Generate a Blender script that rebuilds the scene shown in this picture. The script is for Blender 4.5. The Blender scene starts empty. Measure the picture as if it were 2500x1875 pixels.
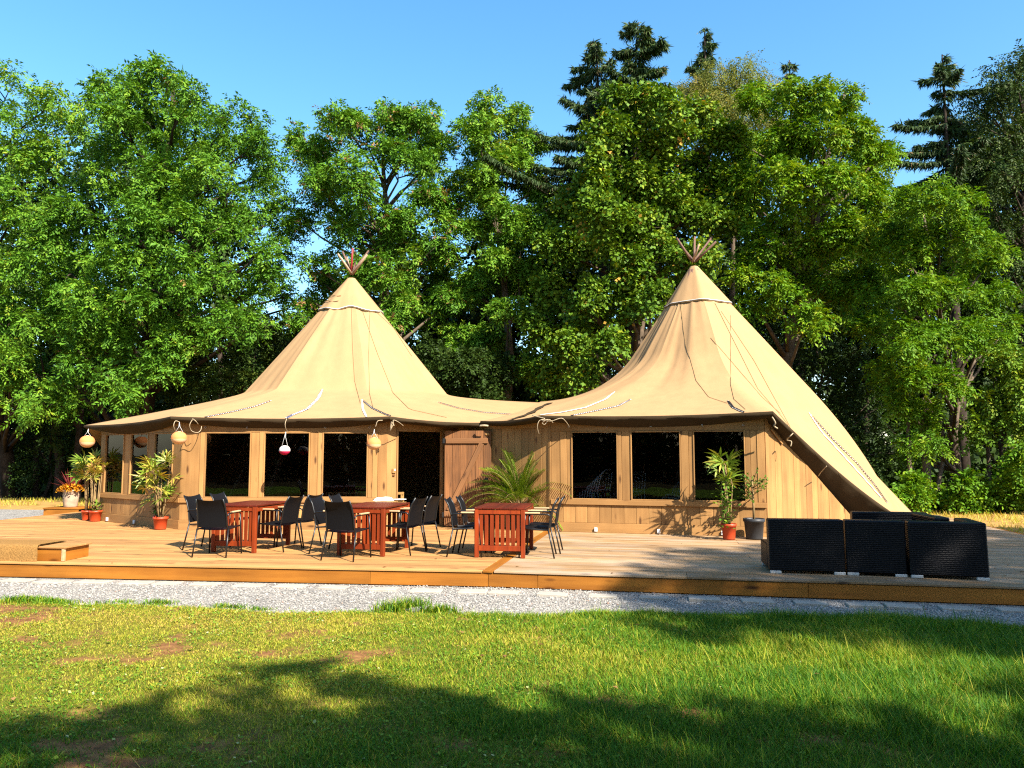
import bpy, math, random
import numpy as np
from mathutils import Vector, Matrix
from mathutils.bvhtree import BVHTree

random.seed(7)
RNG = np.random.default_rng(11)
SC = bpy.context.scene
COL = SC.collection
R = math.radians

# ------------------------------------------------------------------ camera
FPX = 1880.0                       # focal length in photo pixels (2500 wide)
PITCH = math.atan(167.5 / FPX)
EYE = Vector((0, 0, 1.72))
DK = 0.27                          # top of the deck
cam_d = bpy.data.cameras.new('camera')
cam = bpy.data.objects.new('camera', cam_d)
COL.objects.link(cam)
cam.location = EYE
cam.rotation_euler = (R(90) + PITCH, 0, 0)
cam_d.sensor_width = 36
cam_d.lens = FPX / 2500 * 36
cam_d.clip_start = 0.05
cam_d.clip_end = 3000
SC.camera = cam

# ------------------------------------------------------------------ sky, sun, exposure
SUN_EL, SUN_AZ = R(41), R(39)      # sun behind the camera, to the right
world = bpy.data.worlds.new('World')
SC.world = world
world.use_nodes = True
wn, wl = world.node_tree.nodes, world.node_tree.links
wn.clear()
sky = wn.new('ShaderNodeTexSky')
sky.sky_type = 'NISHITA'
sky.sun_disc = False
sky.sun_elevation = SUN_EL
sky.sun_rotation = math.pi - SUN_AZ
sky.altitude = 0
sky.air_density = 1.0
sky.dust_density = 0.8
sky.ozone_density = 1.3
hsv = wn.new('ShaderNodeHueSaturation')
hsv.inputs['Hue'].default_value = 0.490
hsv.inputs['Saturation'].default_value = 1.28
hsv.inputs['Value'].default_value = 1.16
bg = wn.new('ShaderNodeBackground')
bg.inputs['Strength'].default_value = 0.092
wo = wn.new('ShaderNodeOutputWorld')
wl.new(sky.outputs[0], hsv.inputs['Color'])
wl.new(hsv.outputs[0], bg.inputs[0])
wl.new(bg.outputs[0], wo.inputs[0])

sun_d = bpy.data.lights.new('sun', 'SUN')
sun_d.energy = 5.0
sun_d.angle = R(0.53)
sun_d.color = (1.0, 0.925, 0.80)
sun = bpy.data.objects.new('sun', sun_d)
COL.objects.link(sun)
to_sun = Vector((math.sin(SUN_AZ) * math.cos(SUN_EL), -math.cos(SUN_AZ) * math.cos(SUN_EL), math.sin(SUN_EL)))
sun.rotation_euler = (-to_sun).to_track_quat('-Z', 'Y').to_euler()
sun.location = to_sun * 60

SC.view_settings.view_transform = 'Standard'
SC.view_settings.look = 'None'
SC.view_settings.gamma = 1.0
SC.view_settings.exposure = 1.7
SC.view_settings.use_curve_mapping = False
SC.render.engine = 'CYCLES'
SC.cycles.max_bounces = 6
SC.cycles.diffuse_bounces = 3
SC.cycles.glossy_bounces = 3
SC.cycles.transmission_bounces = 4
SC.cycles.transparent_max_bounces = 8
SC.cycles.use_denoising = False
SC.cycles.filter_width = 1.2
SC.cycles.sample_clamp_indirect = 0.7
SC.cycles.use_adaptive_sampling = False

# ------------------------------------------------------------------ measuring helpers
CP, SP = math.cos(PITCH), math.sin(PITCH)

def ray(x, y):
    a, b = (x - 1250) / FPX, -(y - 937.5) / FPX
    return Vector((a, CP - b * SP, SP + b * CP))

def G(x, y, z=DK):
    """point at height z seen at photo position (x, y)"""
    r = ray(x, y)
    return EYE + r * ((z - EYE.z) / r.z)

def W(x, y, Y):
    """point at distance Y seen at photo position (x, y)"""
    r = ray(x, y)
    return EYE + r * (Y / r.y)

# ------------------------------------------------------------------ mesh helpers
def _cbox_template():
    ids, faces = {}, []
    S = (-1, 1)
    for sx in S:
        for sy in S:
            for sz in S:
                for ax in range(3):
                    ids[(sx, sy, sz, ax)] = len(ids)
    for ax in range(3):
        o = [i for i in range(3) if i != ax]
        for s in S:
            q = []
            for (p, r) in ((-1, -1), (1, -1), (1, 1), (-1, 1)):
                k = [0, 0, 0]; k[ax] = s; k[o[0]] = p; k[o[1]] = r
                q.append(ids[(k[0], k[1], k[2], ax)])
            faces.append(q)
        for p in S:
            for r in S:
                q = []
                for t, axx in ((-1, o[0]), (1, o[0]), (1, o[1]), (-1, o[1])):
                    k = [0, 0, 0]; k[ax] = t; k[o[0]] = p; k[o[1]] = r
                    q.append(ids[(k[0], k[1], k[2], axx)])
                faces.append(q)
    for sx in S:
        for sy in S:
            for sz in S:
                faces.append([ids[(sx, sy, sz, a)] for a in range(3)])
    return ids, faces

_IDS, _FAC = _cbox_template()

def _cbox(d, b):
    h = [x / 2 for x in d]
    b = min(b, min(h) * 0.45)
    v = [None] * 24
    for (sx, sy, sz, ax), i in _IDS.items():
        s = (sx, sy, sz)
        v[i] = Vector([s[k] * (h[k] if k == ax else h[k] - b) for k in range(3)])
    fs = []
    for q in _FAC:
        c = sum((v[i] for i in q), Vector()) / len(q)
        n = (v[q[1]] - v[q[0]]).cross(v[q[2]] - v[q[0]])
        fs.append(list(q) if n.dot(c) > 0 else list(reversed(q)))
    return v, fs

class MB:
    """collects shapes that become one mesh"""
    def __init__(self):
        self.v, self.f = [], []
    def add(self, vs, fs, m=None):
        o = len(self.v)
        self.v += [tuple(m @ Vector(p)) if m else tuple(p) for p in vs]
        self.f += [[i + o for i in q] for q in fs]
        return self
    def box(self, c, d, b=0.004, m=None):
        vs, fs = _cbox(d, b)
        c = Vector(c)
        if m is not None:
            vs = [m @ p for p in vs]
        return self.add([p + c for p in vs], fs)
    def bar(self, p, q, w, h, b=0.003, up=(0, 0, 1)):
        """beam of section w x h from p to q"""
        p, q = Vector(p), Vector(q)
        d = q - p
        x = d.normalized()
        y = Vector(up).cross(x)
        y = y.normalized() if y.length > 1e-5 else Vector((0, 1, 0))
        z = x.cross(y)
        m = Matrix((x, y, z)).transposed()
        return self.box((p + q) / 2, (d.length, w, h), b, m)
    def prism(self, poly, y0, y1):
        """poly in (x, z), extruded along y"""
        n = len(poly)
        vs = [(x, y0, z) for x, z in poly] + [(x, y1, z) for x, z in poly]
        fs = [list(range(n)), list(range(2 * n - 1, n - 1, -1))]
        fs += [[i, i + n, (i + 1) % n + n, (i + 1) % n] for i in range(n)]
        return self.add(vs, fs)
    def tube(self, pts, r, n=8):
        pts = [Vector(p) for p in pts]
        rs = r if isinstance(r, (list, tuple)) else [r] * len(pts)
        o = len(self.v)
        t = (pts[1] - pts[0]).normalized()
        u = t.orthogonal().normalized()
        for i, p in enumerate(pts):
            t2 = (pts[min(i + 1, len(pts) - 1)] - pts[max(i - 1, 0)]).normalized()
            u = (u - t2 * u.dot(t2))
            u = u.normalized() if u.length > 1e-6 else t2.orthogonal().normalized()
            w = t2.cross(u)
            for k in range(n):
                a = 2 * math.pi * k / n
                self.v.append(tuple(p + (u * math.cos(a) + w * math.sin(a)) * rs[i]))
        for i in range(len(pts) - 1):
            for k in range(n):
                a, b = o + i * n + k, o + i * n + (k + 1) % n
                self.f.append([a, b, b + n, a + n])
        self.f.append([o + k for k in reversed(range(n))])
        e = o + (len(pts) - 1) * n
        self.f.append([e + k for k in range(n)])
        return self
    def lathe(self, prof, n=24, c=(0, 0, 0)):
        o = len(self.v)
        for (r, z) in prof:
            for k in range(n):
                a = 2 * math.pi * k / n
                self.v.append((c[0] + r * math.cos(a), c[1] + r * math.sin(a), c[2] + z))
        for i in range(len(prof) - 1):
            for k in range(n):
                a, b = o + i * n + k, o + i * n + (k + 1) % n
                self.f.append([a, b, b + n, a + n])
        return self
    def ribbon(self, pts, nrm, w):
        """flat strip along pts, lying in the surface with normals nrm"""
        o = len(self.v)
        L = len(pts)
        for i, p in enumerate(pts):
            t = (pts[min(i + 1, L - 1)] - pts[max(i - 1, 0)]).normalized()
            s = nrm[i].cross(t).normalized()
            ww = w if not isinstance(w, (list, tuple)) else w[i]
            self.v += [tuple(p - s * ww / 2), tuple(p + s * ww / 2)]
        for i in range(L - 1):
            a = o + 2 * i
            self.f.append([a, a + 2, a + 3, a + 1])
        return self
    def build(self, name, mat, parent=None, smooth=False, loc=None, rot=None):
        me = bpy.data.meshes.new(name)
        me.from_pydata(self.v, [], self.f)
        me.update()
        if smooth:
            me.polygons.foreach_set('use_smooth', [True] * len(me.polygons))
        return link(name, me, mat, parent, loc, rot)

def link(name, me, mat, parent=None, loc=None, rot=None):
    o = bpy.data.objects.new(name, me)
    COL.objects.link(o)
    if mat is not None and not me.materials:
        me.materials.append(mat)
    if parent is not None:
        o.parent = parent
    if loc is not None:
        o.location = loc
    if rot is not None:
        o.rotation_euler = rot
    return o

def tag(o, label=None, cat=None, group=None, kind=None):
    if label: o['label'] = label
    if cat: o['category'] = cat
    if group: o['group'] = group
    if kind: o['kind'] = kind
    return o

def thing(name, loc, rz, label, cat, group=None):
    o = bpy.data.objects.new(name, None)
    COL.objects.link(o)
    o.location = loc
    o.rotation_euler = (0, 0, rz)
    o.empty_display_size = 0.2
    return tag(o, label, cat, group)

def copy_tree(o, parent=None):
    c = o.copy()
    COL.objects.link(c)
    if parent is not None:
        c.parent = parent
    for ch in list(o.children):
        copy_tree(ch, c)
    return c

def np_mesh(name, V, quads=None, tris=None, attrs=None, smooth=False):
    """fast mesh from numpy arrays; attrs = {name: per-vertex floats}"""
    me = bpy.data.meshes.new(name)
    V = np.ascontiguousarray(V, dtype=np.float32).reshape(-1, 3)
    nq = 0 if quads is None else len(quads)
    nt = 0 if tris is None else len(tris)
    me.vertices.add(len(V))
    me.vertices.foreach_set('co', V.ravel())
    loops = []
    if nq: loops.append(np.asarray(quads, dtype=np.int32).ravel())
    if nt: loops.append(np.asarray(tris, dtype=np.int32).ravel())
    loops = np.concatenate(loops)
    me.loops.add(len(loops))
    me.loops.foreach_set('vertex_index', loops)
    me.polygons.add(nq + nt)
    starts = np.concatenate([np.arange(nq) * 4, nq * 4 + np.arange(nt) * 3]).astype(np.int32)
    me.polygons.foreach_set('loop_start', starts)
    if smooth:
        me.polygons.foreach_set('use_smooth', np.ones(nq + nt, dtype=bool))
    for k, a in (attrs or {}).items():
        at = me.attributes.new(k, 'FLOAT', 'POINT')
        at.data.foreach_set('value', np.ascontiguousarray(a, dtype=np.float32))
    me.update(calc_edges=True)
    me.validate()
    return me

# ------------------------------------------------------------------ materials
def new_mat(name):
    m = bpy.data.materials.new(name)
    m.use_nodes = True
    nt = m.node_tree
    b = nt.nodes['Principled BSDF']
    return m, nt, b

def nd(nt, kind, **kw):
    n = nt.nodes.new(kind)
    for k, v in kw.items():
        if k in n.inputs: n.inputs[k].default_value = v
        else: setattr(n, k, v)
    return n

def ramp(nt, fac, stops):
    r = nt.nodes.new('ShaderNodeValToRGB')
    e = r.color_ramp.elements
    while len(e) < len(stops): e.new(0.5)
    for i, (p, c) in enumerate(stops):
        e[i].position = p
        e[i].color = (c[0], c[1], c[2], 1) if not isinstance(c, (int, float)) else (c, c, c, 1)
    nt.links.new(fac, r.inputs[0])
    return r.outputs[0]

def mixc(nt, fac, a, b, mode='MIX'):
    m = nt.nodes.new('ShaderNodeMix')
    m.data_type = 'RGBA'
    m.blend_type = mode
    for sock, v in ((m.inputs[0], fac), (m.inputs[6], a), (m.inputs[7], b)):
        if hasattr(v, 'links'): nt.links.new(v, sock)
        elif isinstance(v, (int, float)): sock.default_value = v
        else: sock.default_value = (v[0], v[1], v[2], 1)
    return m.outputs[2]

def obj_coords(nt, scale=(1, 1, 1), rnd=True, kind='Object'):
    tc = nt.nodes.new('ShaderNodeTexCoord')
    mp = nt.nodes.new('ShaderNodeMapping')
    mp.inputs['Scale'].default_value = scale
    nt.links.new(tc.outputs[kind], mp.inputs[0])
    oi = nt.nodes.new('ShaderNodeObjectInfo')
    if rnd:
        ml = nt.nodes.new('ShaderNodeMath'); ml.operation = 'MULTIPLY'; ml.inputs[1].default_value = 91.7
        nt.links.new(oi.outputs['Random'], ml.inputs[0])
        cb = nt.nodes.new('ShaderNodeCombineXYZ')
        for k in range(3): nt.links.new(ml.outputs[0], cb.inputs[k])
        nt.links.new(cb.outputs[0], mp.inputs['Location'])
    return mp.outputs[0], oi.outputs['Random']

KA = 0.72       # surface brightness balance against the exposure
def wood(name, light, dark, axis=0, rough=0.6, var=0.25, knots=True, grain=26, bump=0.25, spec=0.25, weather=0.0):
    light, dark = [x * KA for x in light], [x * KA for x in dark]
    m, nt, b = new_mat(name)
    sc = [grain] * 3
    sc[axis] = grain * 0.06
    co, rnd = obj_coords(nt, sc)
    n1 = nd(nt, 'ShaderNodeTexNoise', Scale=1.0, Detail=5.0, Roughness=0.62)
    nt.links.new(co, n1.inputs['Vector'])
    col = ramp(nt, n1.outputs[0], [(0.3, dark), (0.72, light)])
    if knots:
        sk = [5.5] * 3
        sk[axis] = 1.6
        ck, _ = obj_coords(nt, sk)
        vo = nd(nt, 'ShaderNodeTexVoronoi', Scale=1.0)
        nt.links.new(ck, vo.inputs['Vector'])
        kf = ramp(nt, vo.outputs['Distance'], [(0.06, 1.0), (0.17, 0.0)])
        col = mixc(nt, kf, col, (dark[0] * 0.35, dark[1] * 0.3, dark[2] * 0.3))
    # blotches
    cb_, _ = obj_coords(nt, (1.3, 1.3, 1.3))
    n2 = nd(nt, 'ShaderNodeTexNoise', Scale=1.0, Detail=3.0)
    nt.links.new(cb_, n2.inputs['Vector'])
    bl = ramp(nt, n2.outputs[0], [(0.3, 0.78), (0.7, 1.12)])
    col = mixc(nt, 1.0, col, bl, 'MULTIPLY')
    if weather:
        wf = ramp(nt, n2.outputs[0], [(0.42, 0.0), (0.68, weather)])
        col = mixc(nt, wf, col, (0.26, 0.235, 0.20))
    mr = nd(nt, 'ShaderNodeMapRange')
    nt.links.new(rnd, mr.inputs[0])
    mr.inputs[3].default_value = 1 - var
    mr.inputs[4].default_value = 1 + var * 0.6
    vv = nt.nodes.new('ShaderNodeCombineColor')
    for k in range(3): nt.links.new(mr.outputs[0], vv.inputs[k])
    col = mixc(nt, 1.0, col, vv.outputs[0], 'MULTIPLY')
    nt.links.new(col, b.inputs['Base Color'])
    b.inputs['Roughness'].default_value = rough
    b.inputs['Specular IOR Level'].default_value = spec
    bp = nd(nt, 'ShaderNodeBump', Strength=bump, Distance=0.004)
    nt.links.new(n1.outputs[0], bp.inputs['Height'])
    nt.links.new(bp.outputs[0], b.inputs['Normal'])
    return m

def plain(name, col, rough=0.5, spec=0.4, var=0.12, scale=14.0, bump=0.0, metal=0.0):
    col = [x * KA for x in col]
    m, nt, b = new_mat(name)
    co, _ = obj_coords(nt, (scale,) * 3)
    n = nd(nt, 'ShaderNodeTexNoise', Scale=1.0, Detail=4.0)
    nt.links.new(co, n.inputs['Vector'])
    c = ramp(nt, n.outputs[0], [(0.25, [x * (1 - var) for x in col]), (0.75, [min(1, x * (1 + var)) for x in col])])
    nt.links.new(c, b.inputs['Base Color'])
    b.inputs['Roughness'].default_value = rough
    b.inputs['Specular IOR Level'].default_value = spec
    b.inputs['Metallic'].default_value = metal
    if bump:
        bp = nd(nt, 'ShaderNodeBump', Strength=bump, Distance=0.01)
        nt.links.new(n.outputs[0], bp.inputs['Height'])
        nt.links.new(bp.outputs[0], b.inputs['Normal'])
    return m

def leaf_mat(name, stops, transl=0.35, rough=0.6, spec=0.14, tcol=None):
    """colour from the per-leaf attribute tint"""
    m, nt, b = new_mat(name)
    at = nd(nt, 'ShaderNodeAttribute', attribute_name='tint')
    col = ramp(nt, at.outputs['Fac'], stops)
    nt.links.new(col, b.inputs['Base Color'])
    b.inputs['Roughness'].default_value = rough
    b.inputs['Specular IOR Level'].default_value = spec
    tr = nt.nodes.new('ShaderNodeBsdfTranslucent')
    tc = mixc(nt, 1.0, col, tcol or (1.25, 1.2, 0.35), 'MULTIPLY')
    nt.links.new(tc, tr.inputs[0])
    ms = nt.nodes.new('ShaderNodeMixShader')
    ms.inputs[0].default_value = transl
    nt.links.new(b.outputs[0], ms.inputs[1])
    nt.links.new(tr.outputs[0], ms.inputs[2])
    nt.links.new(ms.outputs[0], nt.nodes['Material Output'].inputs[0])
    return m

def glass_mat(name, tint=(0.68, 0.68, 0.68)):
    m, nt, b = new_mat(name)
    nt.nodes.remove(b)
    tr = nd(nt, 'ShaderNodeBsdfTransparent')
    tr.inputs[0].default_value = (*tint, 1)
    gl = nd(nt, 'ShaderNodeBsdfGlossy')
    gl.inputs['Roughness'].default_value = 0.015
    fr = nd(nt, 'ShaderNodeFresnel', IOR=1.33)
    co, _ = obj_coords(nt, (1.2, 1.2, 1.2))
    n = nd(nt, 'ShaderNodeTexNoise', Scale=1.0, Detail=2.0)
    nt.links.new(co, n.inputs['Vector'])
    bp = nd(nt, 'ShaderNodeBump', Strength=0.06, Distance=0.05)
    nt.links.new(n.outputs[0], bp.inputs['Height'])
    nt.links.new(bp.outputs[0], gl.inputs['Normal'])
    ms = nt.nodes.new('ShaderNodeMixShader')
    nt.links.new(fr.outputs[0], ms.inputs[0])
    nt.links.new(tr.outputs[0], ms.inputs[1])
    nt.links.new(gl.outputs[0], ms.inputs[2])
    nt.links.new(ms.outputs[0], nt.nodes['Material Output'].inputs[0])
    return m

def canvas_mat(name, col, transl=0.12):
    col = [x * KA for x in col]
    m, nt, b = new_mat(name)
    co, _ = obj_coords(nt, (1, 1, 1), rnd=False)
    n1 = nd(nt, 'ShaderNodeTexNoise', Scale=0.9, Detail=5.0, Roughness=0.6)
    n2 = nd(nt, 'ShaderNodeTexNoise', Scale=260.0, Detail=2.0)
    sm = nt.nodes.new('ShaderNodeMapping')
    sm.inputs['Scale'].default_value = (1.6, 1.6, 0.22)
    nt.links.new(co, sm.inputs[0])
    n3 = nd(nt, 'ShaderNodeTexNoise', Scale=2.6, Detail=4.0)
    nt.links.new(co, n1.inputs['Vector'])
    nt.links.new(co, n2.inputs['Vector'])
    nt.links.new(sm.outputs[0], n3.inputs['Vector'])
    c = ramp(nt, n1.outputs[0], [(0.3, [x * 0.95 for x in col]), (0.7, [x * 1.03 for x in col])])
    st = ramp(nt, n3.outputs[0], [(0.35, 0.94), (0.62, 1.02)])
    c = mixc(nt, 0.8, c, st, 'MULTIPLY')
    nt.links.new(c, b.inputs['Base Color'])
    b.inputs['Roughness'].default_value = 0.85
    b.inputs['Specular IOR Level'].default_value = 0.12
    bp = nd(nt, 'ShaderNodeBump', Strength=0.18, Distance=0.05)
    nt.links.new(n3.outputs[0], bp.inputs['Height'])
    nt.links.new(bp.outputs[0], b.inputs['Normal'])
    return m

def wicker_mat(name):
    m, nt, b = new_mat(name)
    tc = nt.nodes.new('ShaderNodeTexCoord')
    sx = nt.nodes.new('ShaderNodeSeparateXYZ')
    nt.links.new(tc.outputs['Object'], sx.inputs[0])
    ad = nt.nodes.new('ShaderNodeMath'); ad.operation = 'ADD'
    nt.links.new(sx.outputs[0], ad.inputs[0]); nt.links.new(sx.outputs[1], ad.inputs[1])
    cb = nt.nodes.new('ShaderNodeCombineXYZ')
    nt.links.new(ad.outputs[0], cb.inputs[0]); nt.links.new(sx.outputs[2], cb.inputs[1])
    br = nd(nt, 'ShaderNodeTexBrick', Scale=1.0)
    br.offset = 0.5
    br.inputs['Brick Width'].default_value = 0.062
    br.inputs['Row Height'].default_value = 0.022
    br.inputs['Mortar Size'].default_value = 0.006
    br.inputs['Mortar Smooth'].default_value = 0.8
    br.inputs['Color1'].default_value = (0.0035, 0.0035, 0.0045, 1)
    br.inputs['Color2'].default_value = (0.0055, 0.005, 0.006, 1)
    br.inputs['Mortar'].default_value = (0.002, 0.002, 0.003, 1)
    nt.links.new(cb.outputs[0], br.inputs['Vector'])
    nt.links.new(br.outputs['Color'], b.inputs['Base Color'])
    b.inputs['Roughness'].default_value = 0.42
    b.inputs['Specular IOR Level'].default_value = 0.16
    inv = nt.nodes.new('ShaderNodeMath'); inv.operation = 'SUBTRACT'; inv.inputs[0].default_value = 1.0
    nt.links.new(br.outputs['Fac'], inv.inputs[1])
    bp = nd(nt, 'ShaderNodeBump', Strength=0.8, Distance=0.008)
    nt.links.new(inv.outputs[0], bp.inputs['Height'])
    nt.links.new(bp.outputs[0], b.inputs['Normal'])
    return m

M = {}
M['deck'] = wood('deck_wood', (0.58, 0.305, 0.108), (0.43, 0.21, 0.068), 0, 0.62, 0.26, grain=22, bump=0.3)
M['deck_grey'] = wood('deck_wood_weathered', (0.50, 0.305, 0.145), (0.36, 0.21, 0.095), 0, 0.62, 0.28, grain=22, bump=0.3, weather=0.5)
M['fascia'] = wood('fascia_wood', (0.46, 0.175, 0.022), (0.31, 0.105, 0.012), 0, 0.5, 0.12, grain=14)
M['wall'] = wood('wall_wood_upright', (0.47, 0.25, 0.085), (0.36, 0.18, 0.058), 2, 0.7, 0.22, grain=16, bump=0.15)
M['wallh'] = wood('wall_wood_level', (0.46, 0.245, 0.083), (0.36, 0.18, 0.058), 0, 0.7, 0.14, grain=16, bump=0.15)
M['door'] = wood('door_wood', (0.33, 0.135, 0.045), (0.13, 0.058, 0.024), 2, 0.75, 0.3, grain=34, bump=0.5)
M['doorh'] = wood('door_brace_wood', (0.33, 0.145, 0.052), (0.2, 0.088, 0.034), 0, 0.75, 0.12, grain=26, bump=0.4)
M['table'] = wood('table_wood', (0.32, 0.048, 0.007), (0.18, 0.023, 0.004), 2, 0.5, 0.14, knots=False, grain=24, bump=0.15, spec=0.25)
M['tableh'] = wood('tabletop_wood', (0.16, 0.020, 0.006), (0.085, 0.011, 0.004), 1, 0.45, 0.14, knots=False, grain=24, bump=0.15, spec=0.25)
M['armwood'] = wood('armrest_wood', (0.62, 0.44, 0.25), (0.48, 0.31, 0.15), 1, 0.5, 0.08, knots=False)
M['pole'] = wood('pole_wood', (0.28, 0.15, 0.10), (0.13, 0.07, 0.05), 2, 0.7, 0.2)
M['polewhite'] = wood('pole_wood_pale', (0.60, 0.42, 0.28), (0.42, 0.26, 0.17), 2, 0.7, 0.2)
M['polered'] = plain('pole_red', (0.30, 0.02, 0.02), 0.6)
M['canvas'] = canvas_mat('tent_canvas', (0.445, 0.272, 0.130))
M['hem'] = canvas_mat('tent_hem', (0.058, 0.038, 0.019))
M['rope'] = plain('rope', (0.46, 0.36, 0.23), 0.8, 0.1)
M['cord'] = plain('seam_cord', (0.22, 0.145, 0.065), 0.8, 0.1)
M['lace'] = plain('white_lacing', (0.80, 0.78, 0.76), 0.7, 0.2)
M['stitch'] = plain('lace_stitch', (0.07, 0.06, 0.06), 0.7, 0.2)
M['bluestitch'] = plain('blue_lace_stitch', (0.06, 0.09, 0.22), 0.7, 0.2)
M['glass'] = glass_mat('window_glass')
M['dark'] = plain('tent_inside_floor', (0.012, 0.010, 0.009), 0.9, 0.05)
M['sling'] = plain('black_sling', (0.005, 0.005, 0.0065), 0.6, 0.15, 0.2, 300, 0.2)
M['frame'] = plain('charcoal_metal', (0.006, 0.006, 0.006), 0.4, 0.5)
M['wicker'] = wicker_mat('black_wicker')
M['foot'] = plain('sofa_foot', (0.62, 0.60, 0.55), 0.4)
M['pot'] = plain('orange_pot', (0.50, 0.055, 0.012), 0.45, 0.4, 0.12, 6)
M['potgrey'] = plain('grey_pot', (0.03, 0.031, 0.034), 0.5, 0.35)
M['soil'] = plain('soil', (0.05, 0.028, 0.016), 0.95, 0.05, 0.4, 30, 0.6)
M['planter'] = plain('whitewashed_planter', (0.50, 0.36, 0.25), 0.85, 0.1, 0.35, 7, 0.3)
M['lantern_a'] = plain('lantern_orange', (0.82, 0.29, 0.09), 0.7, 0.2, 0.05)
M['lantern_b'] = plain('lantern_pale', (0.86, 0.50, 0.26), 0.7, 0.2, 0.05)
M['lantern_w'] = plain('lantern_white', (0.82, 0.72, 0.66), 0.7, 0.2, 0.04)
M['lantern_p'] = plain('lantern_pink', (0.62, 0.012, 0.085), 0.7, 0.2, 0.05)
M['white'] = plain('white_plastic', (0.78, 0.78, 0.76), 0.5, 0.3, 0.04)
M['black'] = plain('black_iron', (0.012, 0.012, 0.012), 0.5, 0.4)
M['metal'] = plain('pale_metal', (0.55, 0.55, 0.55), 0.35, 0.5, 0.1, 14, 0, 0.8)
M['chair_paint'] = plain('pale_chair_paint', (0.75, 0.75, 0.73), 0.4, 0.4, 0.05)
M['slab'] = plain('concrete_slab', (0.42, 0.38, 0.32), 0.9, 0.1, 0.12, 8, 0.3)
M['mat'] = plain('jute_mat', (0.30, 0.16, 0.05), 0.9, 0.05, 0.35, 60, 0.8)
M['cloth'] = plain('white_cloth', (0.82, 0.80, 0.80), 0.8, 0.1, 0.04)
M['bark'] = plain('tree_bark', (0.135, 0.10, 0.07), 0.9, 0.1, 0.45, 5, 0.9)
M['bark_dark_shade'] = plain('dark_shade_bark', (0.05, 0.036, 0.027), 0.9, 0.1, 0.45, 5, 0.9)  # bark colour darkened to carry the wood's shade on its trunks
M['stem'] = plain('plant_stem', (0.30, 0.20, 0.09), 0.8, 0.1, 0.3)
M['bench'] = wood('bench_wood', (0.45, 0.27, 0.09), (0.33, 0.18, 0.06), 0, 0.5, 0.1)

# ================================================================== GROUND
def vnoise(x, y, s, seed=0):
    """smooth value noise, 0..1"""
    x = np.asarray(x) / s + 1000.0; y = np.asarray(y) / s + 1000.0
    xi, yi = np.floor(x).astype(np.int64), np.floor(y).astype(np.int64)
    fx, fy = x - xi, y - yi
    fx, fy = fx * fx * (3 - 2 * fx), fy * fy * (3 - 2 * fy)
    def h(a, b):
        n = (a * 374761393 + b * 668265263 + seed * 982451653) & 0x7fffffff
        n = ((n ^ (n >> 13)) * 1274126177) & 0x7fffffff
        return ((n ^ (n >> 16)) & 0xffff) / 65535.0
    return (h(xi, yi) * (1 - fx) + h(xi + 1, yi) * fx) * (1 - fy) + (h(xi, yi + 1) * (1 - fx) + h(xi + 1, yi + 1) * fx) * fy

def fbm(x, y, s, seed=0, n=3):
    t, a, k = 0, 0.5, 0
    for i in range(n):
        t = t + a * vnoise(x, y, s / 2 ** i, seed + i); k += a; a *= 0.5
    return t / k

EDGE_X = np.array([-14, -6.05, -2.92, -0.66, 1.95, 4.0, 4.96, 7.5, 14])
EDGE_Y = np.array([10.4, 9.25, 8.62, 8.42, 8.34, 8.12, 7.72, 7.2, 6.0])

def lawn_edge(x, y=0):
    return np.interp(x, EDGE_X, EDGE_Y) + (fbm(x, x * 0 + 3, 0.8, 5) - 0.5) * 0.36

def bare(x, y):
    """0 green .. 1 bare soil: worn and dry towards the left, lush to the right"""
    n = fbm(x, y, 0.26, 21, 3) * 0.70 + fbm(x, y, 1.3, 31, 3) * 0.40
    side = np.clip((2.2 - x) / 6.5, -0.25, 1.0)
    return np.clip((n - 0.685 + side * 0.12) * 6.5, 0, 1)

def dry_shade_tint(x, y):
    n = fbm(x, y, 1.6, 41, 3)
    side = np.clip((1.8 - x) / 5.0, 0, 1)
    return np.clip(0.05 + side * 0.55 + (n - 0.5) * 1.3 - np.clip((6.6 - y) / 1.8, 0, 1) * 0.42, 0, 1)  # dry to the left; last term paints foreground tree shade as greener grass

def ground_mat(name, stops, scale, detail=6, bump=0.6, dist=0.03):
    m, nt, b = new_mat(name)
    tc = nt.nodes.new('ShaderNodeTexCoord')
    n = nd(nt, 'ShaderNodeTexNoise', Scale=scale, Detail=detail, Roughness=0.65)
    nt.links.new(tc.outputs['Object'], n.inputs['Vector'])
    nt.links.new(ramp(nt, n.outputs[0], stops), b.inputs['Base Color'])
    b.inputs['Roughness'].default_value = 0.95
    b.inputs['Specular IOR Level'].default_value = 0.08
    bp = nd(nt, 'ShaderNodeBump', Strength=bump, Distance=dist)
    nt.links.new(n.outputs[0], bp.inputs['Height'])
    nt.links.new(bp.outputs[0], b.inputs['Normal'])
    return m

M['forest_floor'] = ground_mat('forest_floor', [(0.3, (0.022, 0.016, 0.008)), (0.55, (0.05, 0.04, 0.015)), (0.75, (0.05, 0.075, 0.015))], 2.2)
M['dry_ground'] = ground_mat('dry_ground', [(0.3, (0.19, 0.11, 0.035)), (0.6, (0.34, 0.20, 0.06)), (0.8, (0.22, 0.18, 0.04))], 3.0)
M['green_ground'] = ground_mat('green_ground', [(0.3, (0.07, 0.13, 0.012)), (0.7, (0.14, 0.24, 0.02))], 6.0)

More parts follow.
